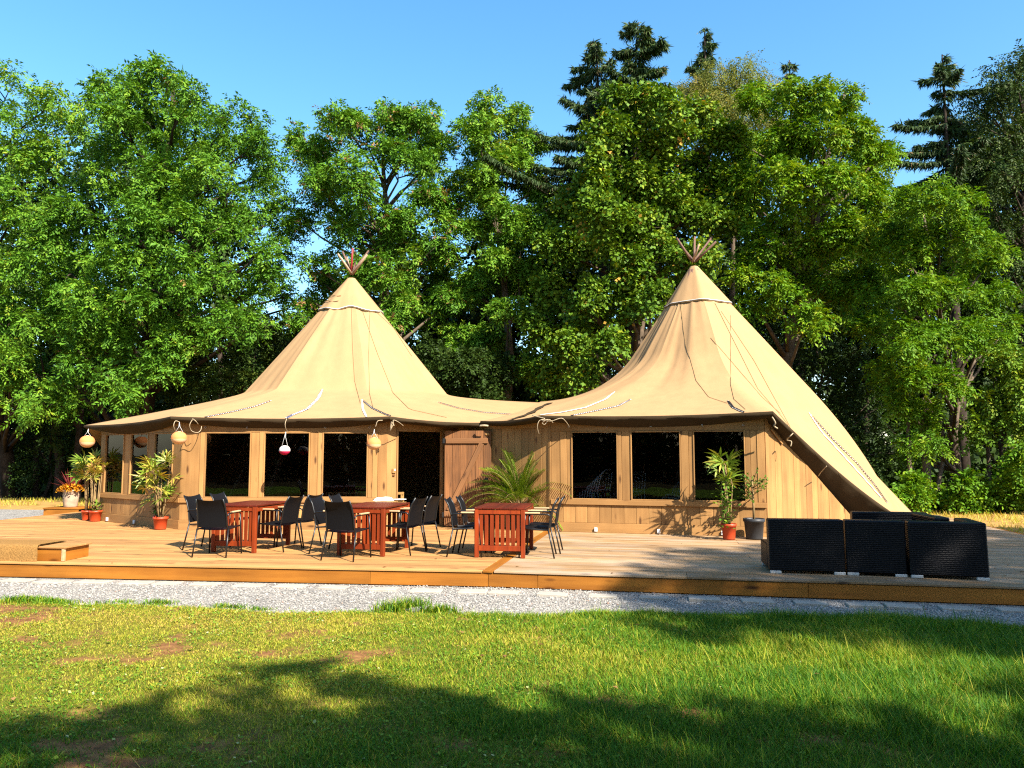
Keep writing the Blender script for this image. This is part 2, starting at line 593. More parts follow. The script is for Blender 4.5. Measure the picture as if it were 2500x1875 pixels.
def gravel_material():
    m, nt, b = new_mat('gravel')
    tc = nt.nodes.new('ShaderNodeTexCoord')
    v = nd(nt, 'ShaderNodeTexVoronoi', Scale=42.0)
    nt.links.new(tc.outputs['Object'], v.inputs['Vector'])
    n = nd(nt, 'ShaderNodeTexNoise', Scale=1.6, Detail=4.0)
    nt.links.new(tc.outputs['Object'], n.inputs['Vector'])
    sp = nt.nodes.new('ShaderNodeSeparateColor')
    nt.links.new(v.outputs['Color'], sp.inputs[0])
    c = ramp(nt, sp.outputs[0], [(0.0, (0.15, 0.138, 0.124)), (0.6, (0.25, 0.23, 0.205)), (1.0, (0.36, 0.335, 0.30))])
    bl = ramp(nt, n.outputs[0], [(0.3, 0.82), (0.7, 1.1)])
    nt.links.new(mixc(nt, 1.0, c, bl, 'MULTIPLY'), b.inputs['Base Color'])
    b.inputs['Roughness'].default_value = 0.9
    b.inputs['Specular IOR Level'].default_value = 0.15
    bp = nd(nt, 'ShaderNodeBump', Strength=1.0, Distance=0.02)
    bp.invert = True
    nt.links.new(v.outputs['Distance'], bp.inputs['Height'])
    nt.links.new(bp.outputs[0], b.inputs['Normal'])
    return m
M['gravel'] = gravel_material()

def stone_mat():
    m, nt, b = new_mat('gravel_stone')
    at = nd(nt, 'ShaderNodeAttribute', attribute_name='tint')
    nt.links.new(ramp(nt, at.outputs['Fac'], [(0, (0.16, 0.149, 0.134)), (0.5, (0.25, 0.232, 0.205)), (0.95, (0.33, 0.308, 0.275)), (1.0, (0.22, 0.13, 0.09))]), b.inputs['Base Color'])
    b.inputs['Roughness'].default_value = 0.85
    b.inputs['Specular IOR Level'].default_value = 0.2
    return m
M['stone'] = stone_mat()

def sheet(name, poly, z, mat, kind='structure', label=None):
    me = bpy.data.meshes.new(name)
    me.from_pydata([(x, y, z) for x, y in poly], [], [list(range(len(poly)))])
    me.update()
    return tag(link(name, me, mat), label, None, None, kind)

# everything out to the horizon
sheet('ground', [(-900, -300), (900, -300), (900, 1500), (-900, 1500)], -0.10, M['forest_floor'])
# sunlit worn ground round the tents, in front of the wood
def blob(pts, amp=0.35, n=10, seed=1):
    out = []
    for i, p in enumerate(pts):
        q = pts[(i + 1) % len(pts)]
        for k in range(n):
            t = k / n
            x, y = p[0] + (q[0] - p[0]) * t, p[1] + (q[1] - p[1]) * t
            out.append((x + (float(fbm(x * 1.0, y, 1.5, seed)) - 0.5) * amp * 2, y + (float(fbm(x + 50, y, 1.5, seed)) - 0.5) * amp * 2))
    return out
sheet('dry_grass_verge', blob([(-40, 20.5), (-16, 20.0), (-10, 18), (9.5, 14), (11, 10), (40, 8), (40, 23.0), (16, 23.5), (11.5, 25.5), (-9, 27.5), (-16, 29.0), (-40, 29.5)]), -0.060, M['dry_ground'])
sheet('gravel_path', blob([(-40, 19.6), (-22, 19.4), (-16, 20.5), (-12.2, 17), (-11.3, 10.5), (-9, 19), (-9.2, 22.5), (-14, 24.0), (-40, 25.0)], 0.25, 12, 3), -0.030, M['gravel'])
sheet('side_lawn', blob([(-40, 15.5), (-16, 14.5), (-12.1, 16.5), (-13.3, 19.5), (-14.6, 21.6), (-40, 22.5)], 0.2, 12, 7), -0.022, M['green_ground'])
def gravel_z(x, y):
    front = np.interp(x, [-22, -11.6, -0.30, 8.0, 22], [11.0, 11.0, 9.67, 8.05, 7.0])
    e = lawn_edge(x)
    return 0.062 * np.clip((y - e) / np.maximum(0.3, front - e), 0, 1)
gxs = np.linspace(-22, 22, 221); rows = np.linspace(0, 1, 16)
GXX = np.repeat(gxs[None], 16, 0)
GYY = (lawn_edge(gxs) - 0.8)[None] + rows[:, None] * (np.interp(gxs, [-22, -11.6, -0.30, 8.0, 22], [11.0, 11.0, 9.67, 8.05, 7.0]) + 1.2 - lawn_edge(gxs) + 0.8)[None]
idx = np.arange(221 * 16).reshape(16, 221)
me = np_mesh('gravel_strip', np.stack([GXX, GYY, gravel_z(GXX, GYY)], -1), np.stack([idx[:-1, :-1], idx[:-1, 1:], idx[1:, 1:], idx[1:, :-1]], -1).reshape(-1, 4), None, None, True)
tag(link('gravel_strip', me, M['gravel']), kind='structure')

# front lawn: gently uneven soil, dips under the gravel at its edge
def lawn_material():
    m, nt, b = new_mat('lawn_soil')
    tc = nt.nodes.new('ShaderNodeTexCoord')
    n = nd(nt, 'ShaderNodeTexNoise', Scale=9.0, Detail=8.0, Roughness=0.7)
    nt.links.new(tc.outputs['Object'], n.inputs['Vector'])
    soil = ramp(nt, n.outputs[0], [(0.3, (0.085, 0.040, 0.018)), (0.52, (0.19, 0.088, 0.036)), (0.72, (0.31, 0.17, 0.06))])
    green = ramp(nt, n.outputs[0], [(0.3, (0.05, 0.055, 0.010)), (0.7, (0.17, 0.145, 0.022))])
    at = nd(nt, 'ShaderNodeAttribute', attribute_name='bare')
    nt.links.new(mixc(nt, at.outputs['Fac'], green, soil), b.inputs['Base Color'])
    b.inputs['Roughness'].default_value = 0.95
    b.inputs['Specular IOR Level'].default_value = 0.05
    bp = nd(nt, 'ShaderNodeBump', Strength=0.9, Distance=0.03)
    nt.links.new(n.outputs[0], bp.inputs['Height'])
    nt.links.new(bp.outputs[0], b.inputs['Normal'])
    return m

def lawn_z(x, y):
    z = 0.020 + (fbm(x, y, 1.7, 61, 3) - 0.5) * 0.055
    e = lawn_edge(x) - y
    return z * np.clip(e / 0.25, -1, 1) - np.clip(-e, 0, 0.6) * 0.12

gx, gy = np.linspace(-13, 13, 240), np.linspace(-2, 10.8, 150)
GX, GY = np.meshgrid(gx, gy)
GZ = lawn_z(GX, GY)
V = np.stack([GX, GY, GZ], -1).reshape(-1, 3)
idx = np.arange(240 * 150).reshape(150, 240)
Q = np.stack([idx[:-1, :-1], idx[:-1, 1:], idx[1:, 1:], idx[1:, :-1]], -1).reshape(-1, 4)
me = np_mesh('lawn', V, Q, None, {'bare': bare(GX, GY).ravel()}, True)
tag(link('lawn', me, lawn_material()), kind='structure')
sheet('rear_lawn', [(-60, -9), (60, -9), (60, -1.5), (-60, -1.5)], -0.03, M['green_ground'])

# grass blades
def make_grass():
    n = 900000
    y = RNG.uniform(3.4, 10.2, n); x = RNG.uniform(-8.6, 8.6, n)
    keep = (np.abs(x) < 0.72 * y + 0.9) & (y < lawn_edge(x) + 0.10 * RNG.random(n))
    ba, dr = bare(x, y), dry_shade_tint(x, y)
    side = np.clip((x + 1.5) / 5.0, 0, 1)
    keep &= RNG.random(n) > np.clip(ba * 0.86 - side * 0.1, 0, 0.93)
    keep &= RNG.random(n) < np.clip(1.25 - y * 0.055, 0, 1)
    x, y, ba, dr, side = x[keep], y[keep], ba[keep], dr[keep], side[keep]
    n = len(x)
    edge = np.clip(1 - (lawn_edge(x) - y) / 0.55, 0, 1)
    tuft = fbm(x, y, 0.3, 71, 2); big = fbm(x, y, 1.1, 77, 2)
    h = (0.014 + 0.024 * side + 0.060 * np.clip(tuft - 0.5, 0, 1) * (0.45 + side) + 0.03 * side * big + 0.030 * np.clip((6.4 - y) / 2, 0, 1) * np.clip(big * 2.4 - 0.7, 0, 1) + 0.025 * edge * (0.3 + side) * tuft) * RNG.uniform(0.5, 1.6, n)
    h *= np.where(RNG.random(n) < 0.025, 2.0, 1.0)
    w = RNG.uniform(0.0016, 0.0036, n) * (0.7 + y / 9)
    a = RNG.uniform(0, 2 * np.pi, n); lean = RNG.uniform(0.3, 1.5, n) * h
    lx, ly = np.cos(a) * lean, np.sin(a) * lean
    b2 = a + np.pi / 2 + RNG.normal(0, 0.5, n)
    wx, wy = np.cos(b2) * w, np.sin(b2) * w
    z = lawn_z(x, y) - 0.004
    V = np.empty((n, 3, 3), np.float32)
    V[:, 0] = np.stack([x - wx, y - wy, z], -1)
    V[:, 1] = np.stack([x + wx, y + wy, z], -1)
    V[:, 2] = np.stack([x + lx, y + ly, z + h], -1)
    i = np.arange(n)[:, None] * 3
    t = np.clip(dr * 0.72 + 0.12 + RNG.normal(0, 0.17, n) + np.where(RNG.random(n) < 0.1, 0.3, 0), 0, 1)
    me = np_mesh('grass', V, None, i + np.array([[0, 1, 2]]), {'tint': np.repeat(t, 3)})
    m = leaf_mat('grass_blade', [(0.0, (0.030, 0.110, 0.006)), (0.25, (0.085, 0.19, 0.008)), (0.5, (0.29, 0.31, 0.020)), (0.8, (0.47, 0.36, 0.06)), (1.0, (0.44, 0.27, 0.085))], 0.35, 0.55, 0.15, (1.2, 1.15, 0.5))
    tag(link('grass', me, m), 'short patchy lawn grass in front of the gravel strip', 'grass', None, 'stuff')

    # clover and low broad weeds between the blades
    n = 60000
    y = RNG.uniform(3.4, 9.4, n); x = RNG.uniform(-8, 8, n)
    keep = (np.abs(x) < 0.74 * y + 1.0) & (y < lawn_edge(x) - 0.02) & (fbm(x, y, 0.5, 81, 2) > 0.47)
    keep &= RNG.random(n) > bare(x, y) * 0.8
    x, y = x[keep], y[keep]; n = len(x)
    s = RNG.uniform(0.006, 0.014, n); a = RNG.uniform(0, 2 * np.pi, n)
    d = np.stack([np.cos(a), np.sin(a), RNG.normal(0, 0.35, n)], -1)
    p = np.stack([-np.sin(a), np.cos(a), RNG.normal(0, 0.35, n)], -1)
    c = np.stack([x, y, lawn_z(x, y) + RNG.uniform(0.006, 0.03, n)], -1)
    s = s[:, None]
    V = np.stack([c - d * s, c + p * s * 0.8, c + d * s, c - p * s * 0.8], 1)
    i = np.arange(n)[:, None] * 4
    t = np.clip(RNG.normal(0.45, 0.2, n) + dry_shade_tint(x, y) * 0.25, 0, 1)
    me = np_mesh('clover', V, i + np.array([[0, 1, 2, 3]]), None, {'tint': np.repeat(t, 4)})
    m = leaf_mat('clover_leaf', [(0.0, (0.03, 0.09, 0.008)), (0.5, (0.09, 0.19, 0.014)), (0.85, (0.24, 0.30, 0.035)), (1.0, (0.40, 0.40, 0.20))], 0.25)
    tag(link('clover', me, m), 'low clover and broad weeds among the lawn grass', 'clover', None, 'stuff')

    # tufts along the gravel edge
    cs = [(560, 1478, 0.09, 0.25), (640, 1484, 0.07, 0.2), (960, 1490, 0.16, 0.22), (1010, 1478, 0.20, 0.20), (1070, 1492, 0.12, 0.2), (395, 1470, 0.10, 0.22), (290, 1465, 0.08, 0.35), (140, 1468, 0.08, 0.3), (60, 1468, 0.10, 0.35),
          (1650, 1505, 0.05, 0.3), (1760, 1508, 0.06, 0.35), (1880, 1512, 0.06, 0.4), (2000, 1518, 0.07, 0.4), (2120, 1520, 0.07, 0.4), (2240, 1524, 0.07, 0.4), (2360, 1530, 0.07, 0.4), (2460, 1538, 0.07, 0.4), (1560, 1503, 0.08, 0.3), (1450, 1501, 0.08, 0.25), (1820, 1590, 0.05, 0.3), (2030, 1575, 0.05, 0.3), (1990, 1570, 0.10, 0.2)]
    Vs, ts = [], []
    for (px, py, hh, rad) in cs:
        g = G(px, py, 0.02); k = int(900 * rad * 2)
        x = g.x + RNG.normal(0, rad * 0.5, k); y = g.y + RNG.normal(0, rad * 0.28, k)
        h = hh * RNG.uniform(0.35, 1.0, k); w = RNG.uniform(0.0022, 0.005, k)
        a = RNG.uniform(0, 2 * np.pi, k); ln = RNG.uniform(0.2, 0.9, k) * h
        lx, ly = np.cos(a) * ln, np.sin(a) * ln
        wx, wy = -np.sin(a) * w, np.cos(a) * w
        z = lawn_z(x, y) - 0.01
        V = np.empty((k, 5, 3), np.float32)
        V[:, 0] = np.stack([x - wx, y - wy, z], -1); V[:, 1] = np.stack([x + wx, y + wy, z], -1)
        V[:, 2] = np.stack([x + wx + lx * .35, y + wy + ly * .35, z + h * .7], -1); V[:, 3] = np.stack([x - wx + lx * .35, y - wy + ly * .35, z + h * .7], -1)
        V[:, 4] = np.stack([x + lx, y + ly, z + h], -1)
        Vs.append(V); ts.append(np.clip(RNG.normal(0.25, 0.14, k), 0, 1))
    V = np.concatenate(Vs); t = np.concatenate(ts); i = np.arange(len(V))[:, None] * 5
    me = np_mesh('grass_tufts', V, i + np.array([[0, 1, 2, 3]]), i + np.array([[3, 2, 4]]), {'tint': np.repeat(t, 5)})
    tag(link('edge_grass', me, bpy.data.materials['grass_blade']), 'taller grass tufts along the edge of the gravel', 'grass', None, 'stuff')
make_grass()

# loose stones on the gravel strip
def make_stones():
    n = 26000
    x = RNG.uniform(-8.5, 7.5, n)
    front = np.interp(x, [-12, -0.31, 9], [10.62, 9.67, 7.6])
    y = lawn_edge(x) - 0.12 + RNG.random(n) * (front + 0.05 - lawn_edge(x) + 0.12)
    s = RNG.uniform(0.005, 0.014, n) * np.where(RNG.random(n) < 0.04, 1.7, 1)
    base = np.array([[1, 0, 0], [0, 1, 0], [-1, 0, 0], [0, -1, 0], [0, 0, 1]], np.float32)
    a = RNG.uniform(0, 2 * np.pi, n); c, sn = np.cos(a), np.sin(a)
    jit = 1 + RNG.uniform(-0.35, 0.35, (n, 5, 1)).astype(np.float32)
    B = base[None] * jit * s[:, None, None]
    V = np.empty_like(B)
    V[..., 0] = B[..., 0] * c[:, None] - B[..., 1] * sn[:, None] + x[:, None]
    V[..., 1] = B[..., 0] * sn[:, None] + B[..., 1] * c[:, None] + y[:, None]
    V[..., 2] = B[..., 2] * RNG.uniform(0.6, 1.1, (n, 1)) + RNG.uniform(-0.004, 0.004, (n, 5)) + 0.003 + gravel_z(x, y)[:, None]
    i = np.arange(n)[:, None, None] * 5
    T = (i + np.array([[[0, 1, 4], [1, 2, 4], [2, 3, 4], [3, 0, 4]]])).reshape(-1, 3)
    me = np_mesh('gravel_stones', V, None, T, {'tint': np.repeat(RNG.random(n), 5)})
    tag(link('loose_gravel', me, M['stone']), 'grey crushed gravel between the lawn and the deck', 'gravel', None, 'stuff')
make_stones()

# ================================================================== DECK
S0 = Vector((-0.30, 9.67))                  # where the two deck halves meet at the front edge
AL, AR = -0.118, -0.196                     # board directions of the left and right half
PW = 0.140                                  # board pitch
exL, eyL = Vector((math.cos(AL), math.sin(AL))), Vector((-math.sin(AL), math.cos(AL)))
exR, eyR = Vector((math.cos(AR), math.sin(AR))), Vector((-math.sin(AR), math.cos(AR)))
deck = thing('wooden_deck', (0, 0, 0), 0, 'large low timber deck of long boards carrying the tents and furniture', 'deck')
def plank(x0, x1, row, ex, ey, ang, mat, name='plank'):
    c = S0 + ex * ((x0 + x1) / 2) + ey * (row * PW + PW / 2)
    MB().box((0, 0, 0), (x1 - x0 - 0.003, PW - 0.006, 0.028), 0.004).build(name, mat, deck, False, (c.x, c.y, DK - 0.014 - random.random() * 0.002), (0, 0, ang))
NROW = 74
for r in range(NROW):
    # the seam board runs back square to the right half; left boards stop against it
    yv = r * PW + PW / 2
    # intersection of left row with seam line S0 + t*eyR
    t = yv / eyR.dot(eyL)
    xe = (eyR * t).dot(exL) - 0.075
    cuts = [-11.45]
    if r < 34:
        cuts += sorted(random.sample([-8.9, -7.6, -6.3, -5.1, -4.2, -3.1, -2.0], 2 if r < 20 else 1))
    cuts.append(xe)
    for a, b in zip(cuts[:-1], cuts[1:]):
        plank(a, b, r, exL, eyL, AL, M['deck'])
    cuts = [0.075]
    if r < 34:
        cuts += [random.choice([2.4, 3.3, 4.2, 5.1, 6.0])]
    cuts.append(8.4)
    for a, b in zip(cuts[:-1], cuts[1:]):
        plank(a, b, r, exR, eyR, AR, M['deck_grey'])
mid = S0 + eyR * (NROW * PW / 2)
MB().box((0, 0, 0), (NROW * PW, 0.13, 0.028), 0.004).build('seam_board', M['fascia'], deck, False, (mid.x, mid.y, DK - 0.0145), (0, 0, AR + math.pi / 2))
# front edge: fascia boards under an overhanging nosing, joists in the gap below
def fascia(x0, x1, ex, ey, ang, zt=DK - 0.034, h=0.165, back=0.035):
    c = S0 + ex * ((x0 + x1) / 2) + ey * back
    MB().box((0, 0, 0), (x1 - x0 - 0.004, 0.032, h), 0.004).build('fascia_board', M['fascia'], deck, False, (c.x, c.y, zt - h / 2), (0, 0, ang))
fascia(-11.45, -6.6, exL, eyL, AL); fascia(-6.6, -1.5, exL, eyL, AL); fascia(-1.5, 0.0, exL, eyL, AL)
fascia(0.0, 0.62, exR, eyR, AR); fascia(0.62, 3.75, exR, eyR, AR); fascia(3.75, 8.4, exR, eyR, AR)
for (x, ex, ey, a, ln) in ((8.4, exR, eyR, AR, 7.5), (-11.45, exL, eyL, AL, 9.0)):
    c = S0 + ex * x + ey * (ln / 2)
    MB().box((0, 0, 0), (ln, 0.03, 0.20), 0.004).build('edge_board', M['fascia'], deck, False, (c.x, c.y, DK - 0.095), (0, 0, a + math.pi / 2))
# concrete pads along the front edge
pads = [(-1, 72, 1418), (82, 166, 1421), (180, 262, 1422), (290, 366, 1424), (372, 436, 1425), (462, 530, 1428), (566, 640, 1430), (668, 742, 1433), (778, 846, 1436), (902, 968, 1440), (1000, 1078, 1443), (1118, 1188, 1446), (1192, 1264, 1448), (1310, 1384, 1452), (1436, 1506, 1455), (1560, 1632, 1459), (1682, 1758, 1464), (1812, 1890, 1468), (1942, 2020, 1473), (2072, 2152, 1478), (2166, 2246, 1481), (2300, 2386, 1486), (2442, 2500, 1490)]
order = ['leftmost', 'second', 'third', 'fourth', 'fifth', 'sixth', 'seventh', 'eighth', 'ninth', 'tenth', 'eleventh', 'twelfth', 'thirteenth', 'fourteenth', 'fifteenth', 'sixteenth', 'seventeenth', 'eighteenth', 'nineteenth', 'twentieth', 'twenty-first', 'twenty-second', 'rightmost']
for i, (a, b, y) in enumerate(pads):
    p, q = G(a, y, 0.06), G(b, y, 0.06)
    w = (q - p).length
    ang = AL if (a + b) / 2 < 1200 else AR
    c = (p + q) / 2
    mb = MB().box((0, 0.05, 0), (w, 0.20, 0.06), 0.006)
    o = mb.build('concrete_pad', M['slab'], None, False, (c.x, c.y, 0.040 + random.uniform(-0.006, 0.004)), (random.uniform(-.03, .03), random.uniform(-.02, .02), ang + random.uniform(-.05, .05)))
    nm = order[i]
    tag(o, (nm if nm in ('leftmost', 'rightmost') else nm + ' from the left') + ' of the pale concrete pads under the deck front', 'concrete pad', 'concrete pads under the deck edge')

# dead leaves blown onto the gravel, lawn and boards
n = 150
lx = RNG.uniform(-7, 7, n); ly = np.concatenate([RNG.uniform(5.0, 9.6, 110), RNG.uniform(9.8, 13.0, 40)])
lz = np.where(ly > np.interp(lx, [-12, -0.3, 9], [11.1, 9.7, 7.9]), DK + 0.004, np.where(ly > lawn_edge(lx), gravel_z(lx, ly) + 0.012, lawn_z(lx, ly) + 0.03))
an = RNG.uniform(0, 6.28, n); sz = RNG.uniform(0.012, 0.032, n)
dx, dy = np.cos(an) * sz, np.sin(an) * sz
LV = np.stack([np.stack([lx - dx, ly - dy, lz], -1), np.stack([lx + dy * .6, ly - dx * .6, lz + sz * .35], -1), np.stack([lx + dx, ly + dy, lz + 0.004], -1), np.stack([lx - dy * .6, ly + dx * .6, lz + sz * .3], -1)], 1)
me = np_mesh('fallen_leaves', LV, np.arange(n * 4).reshape(-1, 4), None, {'tint': np.repeat(RNG.random(n), 4)})
tag(link('fallen_leaves', me, leaf_mat('dead_leaf', [(0, (0.12, 0.05, 0.02)), (1, (0.30, 0.17, 0.06))], 0.15)), 'scattered brown dead leaves on the gravel, lawn and boards', 'dead leaves', None, 'stuff')

# sparse straw-coloured grass on the verges
def verge():
    n = 26000
    x = np.concatenate([RNG.uniform(8.8, 20, n // 2), RNG.uniform(-22, -9.4, n // 2)])
    y = np.concatenate([RNG.uniform(12.5, 24, n // 2), RNG.uniform(19.5, 29.5, n // 2)])
    ok = (fbm(x, y, 1.2, 141, 3) > 0.42) & ((x > 0) | (y > 25.0))
    x, y = x[ok], y[ok]; n = len(x)
    h = RNG.uniform(0.04, 0.16, n); a = RNG.uniform(0, 6.28, n); w = RNG.uniform(0.006, 0.014, n)
    V = np.stack([np.stack([x - np.sin(a) * w, y + np.cos(a) * w, x * 0 - 0.065], -1), np.stack([x + np.sin(a) * w, y - np.cos(a) * w, x * 0 - 0.065], -1), np.stack([x + np.cos(a) * h * .7, y + np.sin(a) * h * .7, h - 0.06], -1)], 1)
    me = np_mesh('verge_grass', V, None, np.arange(n * 3).reshape(-1, 3), {'tint': np.repeat(np.clip(RNG.normal(.72, .18, n), 0, 1), 3)})
    tag(link('verge_grass', me, bpy.data.materials['grass_blade']), 'dry straw coloured grass on the verge before the wood', 'grass', None, 'stuff')
verge()

# ================================================================== TENTS
def canvas_mesh(c, apz, corners, seed, soft):
    """faceted cone that flares out to the corner points (x, y, z), listed counter-clockwise seen from above"""
    cx, cy = c
    pol = [(math.atan2(y - cy, x - cx), x, y, z) for x, y, z in corners]
    pol.sort()
    n = len(pol)
    cols = []
    for i in range(n):
        a0, x0, y0, z0 = pol[i]
        a1, x1, y1, z1 = pol[(i + 1) % n]
        if a1 < a0: a1 += 2 * math.pi
        half, midA = (a1 - a0) / 2, (a0 + a1) / 2
        K = max(6, int((Vector((x1 - x0, y1 - y0)).length) / 0.22))
        for k in range(K):
            t = k / K
            bx, by, bz = x0 + (x1 - x0) * t, y0 + (y1 - y0) * t, z0 + (z1 - z0) * t
            bow = 0.09 * 4 * t * (1 - t) * min(1, Vector((x1 - x0, y1 - y0)).length / 4)
            d = Vector((cx - bx, cy - by)).normalized()
            bx += d.x * bow; by += d.y * bow
            bz -= 0.04 * 4 * t * (1 - t)
            th = math.atan2(by - cy, bx - cx)
            dth = (th - midA + math.pi) % (2 * math.pi) - math.pi
            q = math.cos(half) / max(0.5, math.cos(dth))
            q = min(1.0, q) if half < 0.75 else 0.93
            if soft < 0.9:      # the right cone leans: its left flank is steeper
                k_ = min(1.0, max(0.0, (-math.cos(th) - 0.05) / 0.7))
                q *= 1 - 0.20 * k_ * k_ * (3 - 2 * k_)
            cols.append((th, q, bx, by, bz, t, i))
    NA, NB = 14, 20
    slope = (apz - 3.02) / 2.62
    V = []
    for j in range(NA + NB + 1):
        for (th, q, bx, by, bz, t, i) in cols:
            Rb = math.hypot(bx - cx, by - cy)
            rk = 2.62 + max(0.0, (2.3 - bz) / 2.3) * 1.25
            r0 = rk * soft
            if j <= NA:
                r = 0.09 + (r0 - 0.09) * j / NA
                z = apz - slope * r
                rr = r * q
            else:
                s = (j - NA) / NB
                P0, P1, P2 = (r0 * q, apz - slope * r0), (rk * q, apz - slope * rk), (Rb, bz)
                rr = P0[0] * (1 - s) ** 2 + 2 * P1[0] * s * (1 - s) + P2[0] * s * s
                z = P0[1] * (1 - s) ** 2 + 2 * P1[1] * s * (1 - s) + P2[1] * s * s
            h = j / (NA + NB)
            wr = 0.030 * math.sin(math.pi * min(1, h * 1.0)) * (float(vnoise(th * 9 + seed, h * 1.6, 1.0, seed)) - 0.5) * 2
            wr += 0.016 * math.sin(math.pi * h) * (float(vnoise(th * 26 + seed, h * 2.0 + th * 3, 1.0, seed + 4)) - 0.5) * 2
            rr += wr
            V.append((cx + math.cos(th) * rr, cy + math.sin(th) * rr, z + wr * 0.5))
    m = len(cols)
    F = []
    for j in range(NA + NB):
        for k in range(m):
            a, b = j * m + k, j * m + (k + 1) % m
            F.append([a, a + m, b + m, b])
    edge = [Vector(V[(NA + NB) * m + k]) for k in range(m)]
    return V, F, edge, cols

CL, CR = (-4.09, 19.3), (4.37, 18.2)
APL, APR = 6.20, 6.24
J0l, J0r, J1, J2 = (-0.40, 15.25, 2.31), (-0.62, 15.15, 2.34), (0.93, 18.3, 2.90), (0.95, 21.6, 0.4)
cornL = [J0l, J1, J2, (-1.5, 24.0, 0.02), (-6.5, 24.2, 0.02), (-9.4, 21.8, 0.05), (-9.75, 19.2, 1.2), (-9.16, 16.50, 2.30), (-6.45, 14.56, 2.40), (-2.31, 14.55, 2.40)]
cornR = [J0r, (0.51, 14.18, 2.40), (4.45, 13.12, 2.42), (7.92, 16.0, 0.42), (9.36, 18.2, 0.32), (8.7, 21.4, 0.05), (5.5, 23.2, 0.02), (2.2, 23.3, 0.02), (J2[0] - .02, J2[1], J2[2] + .04), (J1[0] - .25, J1[1], J1[2] + 0.03)]

tentL = thing('tipi_tent', (0, 0, 0), 0, 'sand coloured canvas tipi over the wall with the open door', 'tent', 'canvas tipi tents')
tentR = thing('tipi_tent', (0, 0, 0), 0, 'sand coloured canvas tipi sloping to the ground beside the wicker sofa', 'tent', 'canvas tipi tents')
BV = {}
EDGE = {}
for key, root, c, ap, cor, sd in (('L', tentL, CL, APL, cornL, 3), ('R', tentR, CR, APR, cornR, 9)):
    Vv, Ff, edge, cols = canvas_mesh(c, ap, cor, sd, 0.96 if key == 'L' else 0.70)
    mb = MB(); mb.add(Vv, Ff)
    o = mb.build('canvas', M['canvas'], root, True)
    m_ = len(cols); corner = {k for k in range(m_) if cols[k][5] == 0}
    sh = o.data.attributes.new('sharp_edge', 'BOOLEAN', 'EDGE')
    sh.data.foreach_set('value', [(e.vertices[0] % m_ == e.vertices[1] % m_) and (e.vertices[0] % m_ in corner) and max(e.vertices) < 24 * m_ for e in o.data.edges])
    BV[key] = BVHTree.FromPolygons([Vector(v) for v in Vv], Ff)
    EDGE[key] = (edge, cols)

def on(key, x, y, off=0.014):
    d = ray(x, y).normalized()
    loc, n, i, dist = BV[key].ray_cast(EYE, d)
    if loc is None: return None, None
    if n.dot(d) > 0: n = -n
    return loc + n * off, n

def path_on(key, pts, off=0.014, n=24):
    P, N = [], []
    for i in range(n + 1):
        s = i / n * (len(pts) - 1)
        k = min(int(s), len(pts) - 2); t = s - k
        x = pts[k][0] + (pts[k + 1][0] - pts[k][0]) * t
        y = pts[k][1] + (pts[k + 1][1] - pts[k][1]) * t
        p, nn = on(key, x, y, off)
        if p is not None: P.append(p); N.append(nn)
    return P, N

# hem: dark fabric turned down along the eave and tied back to the wall
def hem(key, root, sel, inward=0.20, drop=0.18, sag=0.10):
    edge, cols = EDGE[key]
    c = CL if key == 'L' else CR
    m = len(cols)
    runs = {}
    for k in range(m):
        if cols[k][6] in sel: runs.setdefault(cols[k][6], []).append(k)
    for i, ks in runs.items():
        ks = ks + [(ks[-1] + 1) % m]
        mb = MB()
        rows = []
        for j, k in enumerate(ks):
            t = j / (len(ks) - 1)
            p = edge[k]
            d = Vector((c[0] - p.x, c[1] - p.y, 0)).normalized()
            s = 4 * t * (1 - t)
            w = 0.012 * math.sin(j * 1.7 + i)
            rows.append([p + Vector((0, 0, 0.004)), p - d * 0.012 + Vector((0, 0, -0.035 + w * .3)), p + d * (0.02 + w) + Vector((0, 0, -0.075 + w)), p + d * (inward * 0.55) + Vector((0, 0, -drop * 0.72 - sag * s * 0.7)), p + d * inward + Vector((0, 0, -drop - sag * s))])
        o = len(mb.v)
        for r in rows: mb.v += [tuple(q) for q in r]
        for j in range(len(rows) - 1):
            for q in range(4):
                a = o + j * 5 + q
                mb.f.append([a, a + 1, a + 6, a + 5])
        mb.build('hem', M['hem'], root, True)

def seg_index(corners, c, p, q):
    pol = sorted((math.atan2(y - c[1], x - c[0]), x, y) for x, y, z in corners)
    for i in range(len(pol)):
        a, b = pol[i], pol[(i + 1) % len(pol)]
        if abs(a[1] - p[0]) < 1e-6 and abs(b[1] - q[0]) < 1e-6: return i
    raise ValueError((p, q))
selL = [seg_index(cornL, CL, cornL[7], cornL[8]), seg_index(cornL, CL, cornL[8], cornL[9]), seg_index(cornL, CL, cornL[9], J0l)]
selR = [seg_index(cornR, CR, J0r, cornR[1]), seg_index(cornR, CR, cornR[1], cornR[2])]
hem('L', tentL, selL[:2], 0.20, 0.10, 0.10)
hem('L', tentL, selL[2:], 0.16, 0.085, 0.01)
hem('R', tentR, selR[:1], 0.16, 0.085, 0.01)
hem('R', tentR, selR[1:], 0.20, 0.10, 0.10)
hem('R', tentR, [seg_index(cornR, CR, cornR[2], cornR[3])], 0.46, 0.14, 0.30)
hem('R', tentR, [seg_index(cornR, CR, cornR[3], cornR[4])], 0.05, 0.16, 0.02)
# dark overlapping seam between the two canvases
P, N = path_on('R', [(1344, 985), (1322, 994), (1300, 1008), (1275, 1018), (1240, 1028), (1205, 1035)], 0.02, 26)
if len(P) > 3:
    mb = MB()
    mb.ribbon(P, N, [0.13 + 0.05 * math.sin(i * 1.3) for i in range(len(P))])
    mb.build('joining_seam', M['hem'], tentR, True)

